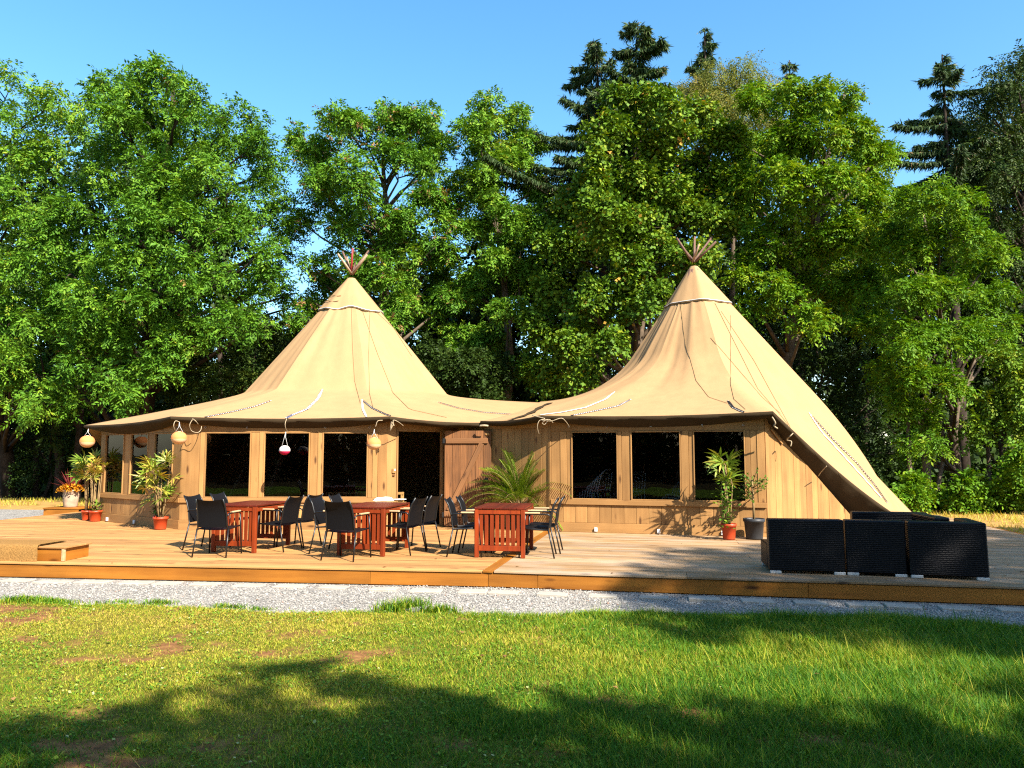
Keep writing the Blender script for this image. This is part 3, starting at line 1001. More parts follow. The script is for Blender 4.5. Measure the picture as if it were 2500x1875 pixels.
# caps, poles and cords at the tops
def cone_pt(c, ap, th, r, slope, out=0.0):
    return Vector((c[0] + math.cos(th) * (r + out), c[1] + math.sin(th) * (r + out), ap - slope * r + 0.0))
for key, root, c, ap, cor, R0 in (('L', tentL, CL, APL, cornL, 0.80), ('R', tentR, CR, APR, cornR, 0.86)):
    slope = (ap - 3.02) / 2.62
    mb = MB(); cord = []
    n = 48
    pol = sorted(math.atan2(y - c[1], x - c[0]) for x, y, z in cor)
    def qf(th):
        for i in range(len(pol)):
            a0, a1 = pol[i], pol[(i + 1) % len(pol)]
            if a1 < a0: a1 += 2 * math.pi
            tt = th if th >= a0 else th + 2 * math.pi
            if a0 <= tt <= a1:
                h = (a1 - a0) / 2
                q = math.cos(h) / max(0.5, math.cos(tt - (a0 + a1) / 2))
                q = min(1, q) if h < 0.75 else 0.93
                if key == 'R':
                    k_ = min(1.0, max(0.0, (-math.cos(th) - 0.05) / 0.7)); q *= 1 - 0.20 * k_ * k_ * (3 - 2 * k_)
                return q
        return 1
    prof = [0.0, 0.25, 0.5, 0.75, 1.0]
    for f in prof:
        for k in range(n):
            th = -math.pi + 2 * math.pi * k / n
            rag = (0.10 * (float(vnoise(th * 2.2, 3.3, 1, 5)) - 0.4) if key == 'L' else 0.03 * (float(vnoise(th * 2.2, 1.3, 1, 8)) - 0.5))
            fold = 0.016 * math.sin(th * 11) + (0.02 * math.sin(th * 5 + 1) if key == 'L' else 0)
            r = 0.075 + (R0 + rag - 0.075) * f
            rr = r * qf(th) + 0.022 + fold * f
            mb.v.append((c[0] + math.cos(th) * rr, c[1] + math.sin(th) * rr, ap + 0.03 - slope * r))
            if f == 1.0: cord.append(Vector(mb.v[-1]))
    for i in range(len(prof) - 1):
        for k in range(n):
            a, b = i * n + k, i * n + (k + 1) % n
            mb.f.append([a, a + n, b + n, b])
    cap = mb.build('cap', M['canvas'], root, True)
    mb = MB(); mb.tube(cord + [cord[0]], 0.009, 6)
    mb.build('cap_cord', M['lace'], cap, True)
    mb = MB(); mb.tube([p + Vector((0, 0, -0.03)) for p in cord] + [cord[0] + Vector((0, 0, -0.03))], 0.011, 6)
    mb.build('cap_cord', M['cord'], cap, True)
    if key == 'L':   # cord sewn across the folded vent
        for off in (0.62, 0.80):
            pts = [Vector((c[0] + math.cos(a) * (0.07 + (R0 - 0.07) * off + 0.035) * qf(a), c[1] + math.sin(a) * (0.07 + (R0 - 0.07) * off + 0.035) * qf(a), ap + 0.045 - slope * (0.07 + (R0 - 0.07) * off) + 0.03 * math.sin(a * 7))) for a in np.linspace(-2.9, -1.85, 9)]
            MB().tube(pts, 0.009, 5).build('vent_cord', M['cord'], cap, True)
    # poles crossing at the top; each runs from its foot by the wall to above the apex
    tips = {'L': [(825, 620, 'polewhite', 18.8), (836, 614, 'pole', 19.4), (847, 628, 'polewhite', 19.9), (861, 606, 'polered', 19.1), (896, 622, 'polewhite', 18.9), (900, 612, 'pole', 19.6), (868, 640, 'pole', 20.2)],
            'R': [(1652, 581, 'pole', 18.0), (1696, 578, 'pole', 18.5), (1706, 598, 'polewhite', 17.9), (1736, 582, 'pole', 18.6), (1748, 590, 'pole', 17.8), (1655, 590, 'pole', 18.9)]}[key]
    knot = Vector((c[0], c[1], ap + 0.05))
    for (x, y, mt, Y) in tips:
        tip = W(x, y, Y)
        tip = knot + (tip - knot).normalized() * min(0.95, (tip - knot).length)
        d = (knot - tip).normalized()
        t = (knot.z - DK) / max(0.2, -d.z)
        foot = knot + d * t
        v = Vector((foot.x - c[0], foot.y - c[1], 0))
        if v.length > 3.4: v *= 3.4 / v.length
        foot = Vector((c[0] + v.x, c[1] + v.y, DK))
        side = Vector((random.uniform(-.03, .03), random.uniform(-.03, .03), 0))
        kk = knot + side
        Z = Vector((0, 0, 1))
        ob = MB().tube([(0, 0, 0), (0.005, 0, 0.3), (0, 0, (tip - kk).length)], [0.03, 0.028, 0.024], 8).build('pole', M[mt], root, True, kk)
        ob.rotation_mode = 'QUATERNION'; ob.rotation_quaternion = (tip - kk).to_track_quat('Z', 'Y')
    # supporting poles inside, seen through the windows
    for a in ((-2.35, -1.95, 0.4, 1.5, 2.5) if key == 'L' else (-2.35, -1.95, -1.2, 0.4, 1.5, 2.5)):
        foot = Vector((c[0] + math.cos(a) * 3.3, c[1] + math.sin(a) * 3.3, DK))
        ob = MB().tube([(0, 0, 0), (0, 0, (knot - foot).length - 0.25)], 0.045, 8).build('inner_pole', M['pole'], root, True, foot)
        ob.rotation_mode = 'QUATERNION'; ob.rotation_quaternion = (knot - foot).to_track_quat('Z', 'Y')

# laced vents: white tape with stitches lying on the canvas
def lacing(key, root, pts, w, st, every=2, n=26, wedge=False):
    P, N = path_on(key, pts, 0.014, n)
    if len(P) < 4: return
    ws = [w * 0.62 * (0.35 + 0.65 * min(1, i / 5)) for i in range(len(P))]
    o = MB().ribbon(P, N, ws).build('lacing', M['lace'], root)
    mb = MB()
    for i in range(1, len(P) - 1):
        if i % every: continue
        t = (P[i + 1] - P[i - 1]).normalized(); s = N[i].cross(t).normalized()
        a = P[i] + N[i] * 0.006 - s * w * 0.30 - t * 0.02; b = P[i] + N[i] * 0.006 + s * w * 0.30 + t * 0.05
        mb.tube([a, b], 0.006, 4)
    if mb.v: mb.build('stitching', M[st], o)
lacing('L', tentL, [(788, 951), (776, 975), (750, 1000), (715, 1014), (700, 1022)], 0.10, 'bluestitch', 1, 30)
lacing('L', tentL, [(663, 979), (620, 994), (560, 1008), (490, 1022)], 0.06, 'stitch', 1, 34)
lacing('L', tentL, [(884, 976), (886, 1000), (896, 1022)], 0.06, 'stitch', 40, 14)
lacing('L', tentL, [(885, 978), (910, 998), (940, 1012), (968, 1022)], 0.05, 'stitch', 1, 26)
lacing('L', tentL, [(1068, 983), (1120, 998), (1180, 1008), (1250, 1013)], 0.06, 'stitch', 1, 36)
lacing('R', tentR, [(1502, 957), (1478, 976), (1430, 996), (1370, 1008), (1320, 1014)], 0.07, 'stitch', 50, 30)
lacing('R', tentR, [(1541, 976), (1510, 992), (1450, 1005), (1385, 1018)], 0.07, 'stitch', 1, 34)
lacing('R', tentR, [(1777, 979), (1790, 996), (1822, 1011)], 0.07, 'stitch', 1, 18)
lacing('R', tentR, [(1974, 1008), (2005, 1055), (2060, 1115), (2110, 1170), (2150, 1215)], 0.055, 'stitch', 60, 40)
lacing('R', tentR, [(1978, 1012), (2030, 1070), (2090, 1130), (2135, 1185), (2165, 1228)], 0.045, 'stitch', 1, 40)
# thin guide cords hanging down the canvas
for key, root, pts in (('L', tentL, [(858, 745), (861, 850), (866, 930), (880, 985)]), ('L', tentL, [(903, 750), (900, 860), (902, 960), (912, 1000)]),
                       ('L', tentL, [(880, 745), (920, 860), (960, 960), (1000, 1000), (1090, 1020)]), ('L', tentL, [(905, 750), (960, 800), (1005, 870)]),
                       ('R', tentR, [(1660, 732), (1672, 830), (1700, 930), (1730, 970), (1775, 985)]), ('R', tentR, [(1783, 770), (1784, 940), (1792, 975), (1820, 1000)]),
                       ('R', tentR, [(1735, 825), (1800, 900), (1860, 970), (1905, 1010)]), ('R', tentR, [(1745, 740), (1800, 850), (1850, 950), (1910, 1020), (1932, 1050)]),
                       ('R', tentR, [(1760, 760), (1840, 880), (1900, 990), (1935, 1055)])):
    P, N = path_on(key, pts, 0.008, 30)
    if len(P) > 3: MB().tube(P, 0.004, 4).build('guide_cord', M['cord'], root)

# ropes tying the eaves at the corners
def rope(root, pts, r=0.0065, name='rope', mat='rope'):
    P = [W(x, y, Y) for x, y, Y in pts]
    out = []
    for i in range(len(P) - 1):            # Catmull-Rom
        p0, p1, p2, p3 = P[max(i - 1, 0)], P[i], P[i + 1], P[min(i + 2, len(P) - 1)]
        for k in range(5):
            t = k / 5
            out.append(0.5 * ((2 * p1) + (p2 - p0) * t + (2 * p0 - 5 * p1 + 4 * p2 - p3) * t * t + (3 * p1 - p0 - 3 * p2 + p3) * t ** 3))
    out.append(P[-1])
    MB().tube(out, r, 5).build(name, M[mat], root, True)
rope(tentL, [(438, 1030, 14.5), (428, 1028, 14.45), (424, 1040, 14.4), (428, 1052, 14.5)])
rope(tentL, [(470, 1024, 14.45), (463, 1038, 14.42), (468, 1052, 14.5), (482, 1056, 14.5), (490, 1050, 14.6), (492, 1040, 14.7)])
rope(tentL, [(470, 1022, 14.45), (478, 1028, 14.4), (484, 1036, 14.5)])
rope(tentL, [(700, 1022, 14.4), (696, 1036, 14.35), (699, 1050, 14.45), (704, 1054, 14.7)])
rope(tentL, [(934, 1026, 14.45), (922, 1028, 14.4), (917, 1042, 14.4)])
rope(tentL, [(955, 1030, 14.4), (958, 1040, 14.38), (953, 1048, 14.4), (956, 1030, 14.36), (962, 1040, 14.38), (960, 1026, 14.4), (972, 1030, 14.45), (985, 1040, 14.7)])
rope(tentL, [(956, 1032, 14.38), (955, 1046, 14.38), (952, 1052, 14.4)])
rope(tentL, [(1172, 1040, 15.0), (1182, 1039, 14.95), (1192, 1040, 14.95)], 0.022)
rope(tentR, [(1338, 1024, 14.0), (1318, 1026, 14.0), (1312, 1042, 14.0), (1316, 1060, 14.1)])
rope(tentR, [(1320, 1025, 13.98), (1345, 1028, 13.9), (1370, 1021, 13.9), (1382, 1030, 14.0), (1391, 1043, 14.2)])
rope(tentR, [(1338, 1026, 13.95), (1330, 1036, 13.95), (1324, 1032, 13.95), (1340, 1024, 13.9), (1350, 1032, 13.95)])
rope(tentR, [(1300, 1014, 14.2), (1315, 1018, 14.1), (1330, 1022, 14.0)], 0.010)
rope(tentR, [(1885, 1018, 13.0), (1893, 1032, 13.0), (1890, 1040, 13.05), (1898, 1046, 13.1)], 0.013)
rope(tentR, [(1936, 1058, 13.3), (1928, 1066, 13.3), (1921, 1074, 13.45), (1932, 1078, 13.4), (1930, 1090, 13.4)], 0.010)
rope(tentR, [(2018, 1138, 13.9), (2005, 1152, 14.1), (1998, 1162, 14.3)], 0.008)

# ================================================================== WALLS
def wall_frame(p0, p1, label, name='timber_wall'):
    p0, p1 = Vector(p0), Vector(p1)
    d = p1 - p0
    a = math.atan2(d.y, d.x)
    root = thing(name, (p0.x, p0.y, DK), a, label, 'wall')
    def u_at(x, y=1150):
        """distance along the wall seen at photo column x"""
        r = ray(x, y)
        nrm = Vector((-d.y, d.x))
        t = (p0.x * nrm.x + p0.y * nrm.y) / (r.x * nrm.x + r.y * nrm.y)
        return (Vector((r.x * t, r.y * t)) - p0).dot(d.normalized())
    return root, d.length, u_at

def wbox(root, name, u0, u1, z0, z1, y0=0.0, th=0.03, mat='wall', b=0.004):
    """board with its outer face y0 in front of the wall line (outside is -y)"""
    return MB().box((0, 0, 0), (u1 - u0, th, z1 - z0), b).build(name, M[mat], root, False, ((u0 + u1) / 2, -y0 + th / 2, (z0 + z1) / 2))

def planks(root, u0, u1, z0, z1, w, y0=0.0, top=None):
    n = max(1, round((u1 - u0) / w)); s = (u1 - u0) / n
    for i in range(n):
        a, b = u0 + i * s + 0.002, u0 + (i + 1) * s - 0.002
        yy = y0 + random.uniform(-0.002, 0.003)
        if top is None:
            wbox(root, 'plank', a, b, z0, z1, yy, 0.022)
        else:
            za, zb = top(a), top(b)
            if min(za, zb) < z0 + 0.02: continue
            mb = MB().prism([(a - (a + b) / 2, z0), (b - (a + b) / 2, z0), (b - (a + b) / 2, zb), (a - (a + b) / 2, za)], -0.011, 0.011)
            mb.build('plank', M['wall'], root, False, ((a + b) / 2, -yy + 0.011, 0))

def window(root, u0, u1, z0=0.59, z1=1.84):
    w = bpy.data.objects.new('window', None); COL.objects.link(w); w.parent = root; w.location = (u0, 0, z0)
    W_, H_ = u1 - u0, z1 - z0
    MB().box((W_ / 2, 0.012, H_ / 2), (W_ - 0.004, 0.006, H_ - 0.004), 0.001).build('pane', M['glass'], w)
    for (c, d, nm) in (((0.012, 0.0, H_ / 2), (0.022, 0.05, H_), 'casing'), ((W_ - 0.012, 0.0, H_ / 2), (0.022, 0.05, H_), 'casing'), ((W_ / 2, 0.0, 0.012), (W_ - 0.05, 0.05, 0.022), 'casing'), ((W_ / 2, 0.0, H_ - 0.012), (W_ - 0.05, 0.05, 0.022), 'casing')):
        MB().box((0, 0, 0), d, 0.003).build(nm, M['wall'], w, False, c)
    return w

ZB, ZS0, ZS1, ZH, ZT = 0.17, 0.50, 0.59, 1.84, 2.07
def windowed_wall(root, L, panes, posts, plank_w=0.19, corner=None):
    """posts and windows given as (u0, u1) spans"""
    wbox(root, 'base_board', 0.0, L, 0.0, ZB, 0.012, 0.03, 'wallh')
    planks(root, 0.0, L, ZB + 0.002, ZS0 - 0.002, plank_w, 0.0)
    wbox(root, 'sill', -0.004, L + 0.004, ZS0, ZS1, 0.035, 0.09, 'wallh')
    wbox(root, 'header', 0.0, L, ZH, ZT, 0.014, 0.04, 'wallh')
    wbox(root, 'backing', 0.0, L, 0.0, ZS0, -0.03, 0.02, 'wallh')
    for i, (a, b) in enumerate(posts):
        wbox(root, 'post', a + 0.002, b - 0.002, ZS1 + 0.001, ZH - 0.001, 0.006 + 0.010 * (i % 2), 0.05)
    for a, b in panes:
        window(root, a, b)

A_, B_, C_ = (-8.87, 16.68), (-6.33, 14.82), (-2.40, 14.82)
Jm, D_ = (-1.36, 15.49), (-1.10, 15.66)
E_, F_, G_ = (0.73, 14.44), (4.39, 13.42), (7.75, 16.25)

# left end wall
wa, LA, ua = wall_frame(A_, B_, 'short timber wall with three windows, left end, behind the potted palms')
ps = [ua(x) for x in (256, 302, 318, 361, 376, 422)]
windowed_wall(wa, LA, [(ps[0], ps[1]), (ps[2], ps[3]), (ps[4], ps[5])],
              [(0, ps[0] * 0.55), (ps[0] * 0.55, ps[0]), (ps[1], ps[2]), (ps[3], ps[4]), (ps[5], LA)], 0.26)
# front wall of the left tent
wb, LB, ub = wall_frame(B_, C_, 'long timber wall with three windows behind the two left tables')
ps = [ub(x) for x in (499, 612, 643, 756, 786, 898)]
g1, g2 = ub(632), ub(775)
windowed_wall(wb, LB, [(ps[0], ps[1]), (ps[2], ps[3]), (ps[4], ps[5])],
              [(0, ub(487)), (ub(487), ps[0]), (ps[1], g1), (g1, ps[2]), (ps[3], g2), (g2, ps[4]), (ps[5], ub(909)), (ub(909), ub(922)), (ub(922), LB)], 0.24)
# door wall
wc, LC, uc = wall_frame(C_, D_, 'narrow timber wall with the dark open doorway')
d0, d1 = uc(971), uc(1076)
wbox(wc, 'jamb', 0.0, d0 - 0.03, 0.0, ZT, 0.004, 0.03)
wbox(wc, 'jamb', d0 - 0.03, d0, 0.0, 1.86, 0.022, 0.07)
wbox(wc, 'jamb', d1, d1 + 0.05, 0.0, 1.86, 0.022, 0.07)
wbox(wc, 'jamb', d1 + 0.05, LC, 0.0, ZT, 0.004, 0.03)
wbox(wc, 'header', d0 - 0.03, d1 + 0.05, 1.86, ZT, 0.014, 0.05, 'wallh')
wbox(wc, 'threshold', d0, d1, 0.0, 0.03, 0.03, 0.09, 'wallh')
# keypad by the door
k = MB().box((0, 0, 0), (0.075, 0.03, 0.09), 0.006).build('door_sign', M['wallh'], wc, False, (d0 - 0.09, -0.02, 1.10))
MB().box((0.015, -0.018, 0.02), (0.03, 0.006, 0.035), 0.002).build('keypad', M['white'], k)
MB().box((0, 0, 0), (0.05, 0.03, 0.018), 0.003).build('shelf', M['doorh'], wc, False, (d0 - 0.09, -0.03, 1.02))
# open door leaf standing to the right of the doorway
hinge = G(1084, 1287, DK)
end = G(1199, 1288, DK)
da = math.atan2(end.y - hinge.y, end.x - hinge.x)
dl = (end - hinge).length
door = thing('plank_door', (hinge.x, hinge.y, DK + 0.02), da, 'weathered plank door with a diagonal brace, standing open', 'door')
nb = 6
for i in range(nb):
    w = dl / nb
    MB().box((0, 0, 0), (w - 0.004, 0.028, 1.86 + random.uniform(-.004, .004)), 0.004).build('board', M['door'], door, False, ((i + 0.5) * w, random.uniform(-.002, .002), 0.93))
for z in (0.24, 1.66):
    MB().box((0, 0, 0), (dl * (0.9 if z > 1 else 0.95), 0.03, 0.105), 0.006).build('batten', M['doorh'], door, False, (dl * 0.48, -0.031, z))
br = MB().bar((0, 0, 0), (1.0, 0, 0), 0.03, 0.10, 0.005, (0, 0, 1))
p, q = Vector((dl * 0.10, -0.0315, 0.30)), Vector((dl * 0.80, -0.0315, 1.61))
o = MB().box((0, 0, 0), ((q - p).length, 0.03, 0.10), 0.005).build('brace', M['doorh'], door, False, (p + q) / 2)
o.rotation_euler = (0, -math.atan2(q.z - p.z, q.x - p.x), 0)
lk = MB().box((0, 0, 0), (0.075, 0.03, 0.075), 0.006).build('lock', M['black'], door, False, (dl * 0.90, -0.03, 0.90))
MB().tube([(0, -0.02, 0), (0, -0.05, 0.0), (-0.13, -0.055, -0.015)], 0.009, 6).build('handle', M['black'], lk, True)
MB().box((0, 0, 0), (0.08, 0.02, 0.045), 0.004).build('latch', M['wallh'], door, False, (dl * 0.92, -0.025, 1.79))
for z in (0.22, 1.66):
    MB().box((0, 0, 0), (0.05, 0.03, 0.10), 0.004).build('hinge', M['black'], door, False, (-0.012, -0.02, z))
# recessed plank wall between the tents
wd, LD, ud = wall_frame((D_[0] + 0.004, D_[1] + 0.004), E_, 'recessed plank wall without windows behind the feathery palm')
planks(wd, 0.0, LD - 0.05, 0.0, ZT - 0.16, 0.155, 0.0)
wbox(wd, 'header', 0.0, LD - 0.05, ZT - 0.158, ZT, 0.014, 0.04, 'wallh')
wbox(wd, 'post', LD - 0.048, LD, 0.0, ZT, 0.02, 0.05)
wbox(wd, 'backing', 0.0, LD - 0.05, 0.0, ZT - 0.16, -0.03, 0.02, 'wallh')
# front wall of the right tent
we, LE, ue = wall_frame(E_, F_, 'long timber wall with three windows behind the red pot plant')
ps = [ue(x) for x in (1395, 1509, 1540, 1663, 1693, 1821)]
g1, g2 = ue(1518), ue(1682)
windowed_wall(we, LE, [(ps[0], ps[1]), (ps[2], ps[3]), (ps[4], ps[5])],
              [(0, ue(1368)), (ue(1368), ue(1384)), (ue(1384), ps[0]), (ps[1], g1), (g1, ps[2]), (ps[3], g2), (g2, ps[4]), (ps[5], ue(1833)), (ue(1833), ue(1849)), (ue(1849), LE)], 0.225)
# side wall under the sloping canvas
wf, LF, uf = wall_frame((F_[0] + 0.006, F_[1] + 0.002), G_, 'plank side wall cut to a slope under the right tent canvas')
def slope_top(u):
    return min(ZT - 0.02, 1.98 - max(0, u - 0.16) * 1.98 / (uf(2098, 1260) - 0.16))
wbox(wf, 'post', 0.0, 0.10, 0.0, ZT, 0.012, 0.04)
planks(wf, 0.10, LF - 0.6, 0.0, ZT, 0.20, 0.0, slope_top)
pa, pb = Vector((0.16, -0.03, 1.86)), Vector((0.52, -0.03, 1.60))
o = MB().box((0, 0, 0), ((pb - pa).length, 0.02, 0.03), 0.003).build('cleat', M['wallh'], wf, False, (pa + pb) / 2)
o.rotation_euler = (0, math.atan2(pa.z - pb.z, pb.x - pa.x), 0)

# screw eyes along the headers and small socket boxes by the deck
def eye(root, u, z=1.93):
    pts = [(u + 0.016 * math.cos(a), -0.04, z + 0.016 * math.sin(a)) for a in np.linspace(0, 2 * math.pi, 10)]
    MB().tube(pts, 0.0045, 5).build('screw_eye', M['metal'], root, True)
for root, us in ((wb, (0.45, 1.25, 2.75, 3.6)), (we, (0.35, 1.05, 1.85, 2.75, 3.45)), (wa, (0.6, 1.6)), (wf, (0.6,))):
    for u in us: eye(root, u)
def socket(root, u):
    o = MB().box((0, 0, 0), (0.055, 0.035, 0.075), 0.006).build('socket_box', M['white'], root, False, (u, -0.03, 0.055))
for root, us in ((wa, (ua(270), ua(336))), (we, (ue(1454), ue(1606), ue(1761)))):
    for u in us: socket(root, u)

# floors inside and the shaded ground under the rear canvas
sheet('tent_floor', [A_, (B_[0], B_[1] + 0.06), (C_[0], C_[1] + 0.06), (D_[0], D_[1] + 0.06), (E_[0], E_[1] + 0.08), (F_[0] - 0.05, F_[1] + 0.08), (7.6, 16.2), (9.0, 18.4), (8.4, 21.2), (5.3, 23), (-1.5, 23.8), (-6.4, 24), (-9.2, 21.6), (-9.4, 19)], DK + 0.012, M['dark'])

# ================================================================== TABLES
def make_table(c, rz, L, label):
    """narrow slatted end panels under a boarded top; local x across the end, y along the table"""
    t = thing('garden_table', (c[0], c[1], DK), rz, label, 'table', 'mahogany slatted garden tables')
    t.scale = (0.97, 1, 0.955)
    Wd = 0.74
    n = 6
    for i in range(n):
        w = Wd / n
        MB().box((0, 0, 0), (w - 0.005, L + 0.06, 0.026), 0.004).build('top_board', M['tableh'], t, False, ((i + .5) * w - Wd / 2, L / 2, 0.705 + random.uniform(-.001, .001)))
    for y in (0.0, L):
        for x in (-Wd / 2 + 0.035, Wd / 2 - 0.035):
            MB().box((0, 0, 0), (0.058, 0.058, 0.69), 0.005).build('leg', M['table'], t, False, (x, y, 0.345))
        for z, h in ((0.655, 0.06), (0.135, 0.075)):
            MB().box((0, 0, 0), (Wd - 0.13, 0.034, h), 0.004).build('rail', M['table'], t, False, (0, y - (0.0 if y else 0.004), z))
        m = 8
        for i in range(m):
            x = -Wd / 2 + 0.10 + (Wd - 0.20) * i / (m - 1)
            MB().box((0, 0, 0), (0.052, 0.018, 0.45), 0.003).build('slat', M['table'], t, False, (x, y, 0.3985))
    for x in (-Wd / 2 + 0.035, Wd / 2 - 0.035):
        MB().box((0, 0, 0), (0.03, L - 0.06, 0.07), 0.004).build('side_rail', M['table'], t, False, (x, L / 2, 0.652))
    return t
t1 = make_table((-4.06, 11.40), -0.20, 1.02, 'mahogany slatted table farthest left, standing below the pink lantern')
t2 = make_table((-2.13, 11.02), -0.20, 1.02, 'mahogany slatted table with a white cloth lying on its top')
t3 = make_table((-0.17, 10.83), -0.14, 1.00, 'mahogany slatted table in front of the feathery palm')

# ================================================================== CHAIRS
def make_chair():
    """stacking armchair: metal tube frame, black sling, wooden arm caps; faces +y"""
    t = thing('sling_chair', (0, 0, DK), 0, 'x', 'chair', 'black sling armchairs round the tables')
    hw = 0.245
    for s in (-1, 1):
        x = s * hw
        MB().tube([(x * 1.06, 0.235, 0), (x * 1.02, 0.20, 0.42), (x, 0.185, 0.60)], 0.012, 8).build('front_leg', M['frame'], t, True)
        MB().tube([(x * 1.08, -0.29, 0), (x * 1.0, -0.20, 0.41)], 0.012, 8).build('rear_leg', M['frame'], t, True)
        MB().tube([(x, 0.185, 0.60), (x, 0.165, 0.625), (x, 0.13, 0.632), (x, -0.13, 0.632), (x, -0.20, 0.628), (x, -0.235, 0.60)], 0.011, 8).build('arm_tube', M['frame'], t, True)
        MB().box((0, 0, 0), (0.042, 0.25, 0.022), 0.009).build('armrest', M['armwood'], t, False, (x, 0.045, 0.648))
        MB().tube([(x * 0.95, 0.21, 0.425), (x * 0.95, 0.0, 0.412), (x * 0.95, -0.20, 0.40), (x * 0.94, -0.215, 0.47), (x * 0.92, -0.235, 0.62), (x * 0.89, -0.275, 0.75), (x * 0.86, -0.335, 0.85)], 0.012, 8).build('side_frame', M['frame'], t, True)
    def sling(prof, name, w0, w1, sag):
        mb = MB(); nx = 6
        L = len(prof)
        for j, (y, z) in enumerate(prof):
            w = w0 + (w1 - w0) * j / (L - 1)
            for i in range(nx + 1):
                s = i / nx * 2 - 1
                e = (1 - s * s) * sag
                if name == 'seat': mb.v.append((s * w, y, z - e))
                else:
                    dip = (0.022 * (1 - s * s) if j == L - 1 else 0.011 * (1 - s * s) if j == L - 2 else 0)
                    mb.v.append((s * w, y - e, z - dip))
        for j in range(L - 1):
            for i in range(nx):
                a = j * (nx + 1) + i
                mb.f.append([a, a + 1, a + nx + 2, a + nx + 1])
        k = len(mb.v)
        mb.v += [(x, y + (0 if name == 'seat' else 0.006), z - (0.006 if name == 'seat' else 0)) for x, y, z in mb.v]
        mb.f += [[i + k for i in reversed(q)] for q in mb.f]
        mb.build(name, M['sling'], t, True)
    sling([(0.215, 0.43), (0.10, 0.42), (0.0, 0.415), (-0.10, 0.408), (-0.19, 0.405)], 'seat', 0.232, 0.228, 0.012)
    sling([(-0.208, 0.43), (-0.220, 0.52), (-0.235, 0.62), (-0.262, 0.72), (-0.298, 0.79), (-0.335, 0.848)], 'backrest', 0.226, 0.205, 0.014)
    return t
proto = make_chair()
chairs = [
    (-4.17, 11.10, -0.10, 'black sling chair with its back to the lawn, at the leftmost table'),
    (-4.60, 11.84, -1.75, 'black sling chair on the left side of the leftmost table, nearer the lawn'),
    (-4.44, 12.45, -1.72, 'black sling chair on the left side of the leftmost table, nearer the windows'),
    (-3.52, 11.72, 1.28, 'black sling chair on the right side of the leftmost table, nearer the lawn'),
    (-3.35, 12.22, 1.25, 'black sling chair on the right side of the leftmost table, nearer the windows'),
    (-2.26, 10.74, -0.32, 'black sling chair with its back to the lawn, at the middle table'),
    (-2.60, 11.40, -1.75, 'black sling chair on the left side of the middle table, nearer the lawn'),
    (-2.46, 12.00, -1.74, 'black sling chair on the left side of the middle table, nearer the windows'),
    (-1.60, 11.36, 1.22, 'black sling chair on the right side of the middle table, nearer the lawn'),
    (-1.44, 11.94, 1.25, 'black sling chair on the right side of the middle table, nearer the doorway'),
    (-0.62, 11.12, -1.66, 'black sling chair on the left side of the rightmost table, nearer the lawn'),
    (-0.50, 11.62, -1.64, 'black sling chair on the left side of the rightmost table, nearer the door'),
    (0.34, 11.02, 1.46, 'black sling chair on the right side of the rightmost table, nearer the lawn'),
    (0.46, 11.52, 1.44, 'black sling chair on the right side of the rightmost table, nearer the wall')]
for i, (x, y, a, lab) in enumerate(chairs):
    o = proto if i == 0 else copy_tree(proto)
    o.location = (x, y, DK); o.rotation_euler = (0, 0, a); o.scale = (0.93, 0.93, 0.95); o['label'] = lab

# white cloth and plates on the middle table
c0 = G(938, 1222, DK + 0.69)
mb = MB()
n = 26
for j in range(n + 1):
    for i in range(n + 1):
        u, v = i / n - .5, j / n - .5
        ed = max(0, 1 - (abs(u) * 2) ** 4) * max(0, 1 - (abs(v) * 2) ** 4)
        z = ed * (0.025 + 0.05 * float(fbm(u * 6 + 9, v * 6, 1.0, 91, 3)))
        mb.v.append((u * (0.30 + 0.05 * math.sin(v * 9)), v * (0.24 + 0.04 * math.sin(u * 7)), z))
for j in range(n):
    for i in range(n):
        a = j * (n + 1) + i
        mb.f.append([a, a + 1, a + n + 2, a + n + 1])
tag(mb.build('crumpled_cloth', M['cloth'], None, True, (c0.x, c0.y, DK + 0.690), (0, 0, 0.3)), 'crumpled white cloth lying on the middle table', 'cloth')
c1 = G(975, 1222, DK + 0.69)
tag(MB().lathe([(0, 0.002), (0.06, 0.002), (0.10, 0.016), (0.115, 0.022), (0.112, 0.026), (0.06, 0.008), (0, 0.008)], 24).build('white_dish', M['white'], None, True, (c1.x, c1.y, DK + 0.688)), 'low white dish beside the cloth on the middle table', 'dish')

# ================================================================== WICKER SOFA
def sofa(c, rz, L, label, side=None, depth=0.74, H=0.645):
    """section with its back panel along local y = 0 (outside is -y) and the seat behind it"""
    t = thing('wicker_sofa_section', (c[0], c[1], DK), rz, label, 'sofa section', 'black wicker sofa sections')
    def slab(x0, x1, y0, y1, z0, z1, name, lean=0.0):
        poly = [(-lean, z0), (0, z0), (0, z1)]
        vs, fs = _cbox((x1 - x0, y1 - y0, z1 - z0), 0.013)
        mb = MB()
        mb.add([Vector((p.x, p.y + lean * ((p.z) / (z1 - z0)), p.z)) for p in vs], fs)
        return mb.build(name, M['wicker'], t, False, ((x0 + x1) / 2, (y0 + y1) / 2, (z0 + z1) / 2))
    slab(0.002, L - 0.002, 0.02, 0.20, 0.035, H, 'back_panel', 0.035)
    slab(0.004, L - 0.004, 0.222, depth, 0.035, 0.33, 'seat_base')
    if side == 'right':
        slab(L - 0.16, L - 0.004, 0.225, depth + 0.04, 0.334, H, 'side_panel')
    for x in (0.07, L - 0.07):
        for y in (0.015, depth - 0.06):
            MB().box((0, 0, 0), (0.125, 0.05, 0.033), 0.004).build('foot', M['foot'], t, False, (x, y, 0.0175))
    return t
sofa((3.11, 9.45), -0.17, 0.87, 'black wicker sofa section at the left end of the group, back to the lawn')
sofa((3.975, 9.30), -0.25, 0.66, 'black wicker sofa section in the middle of the row along the deck edge')
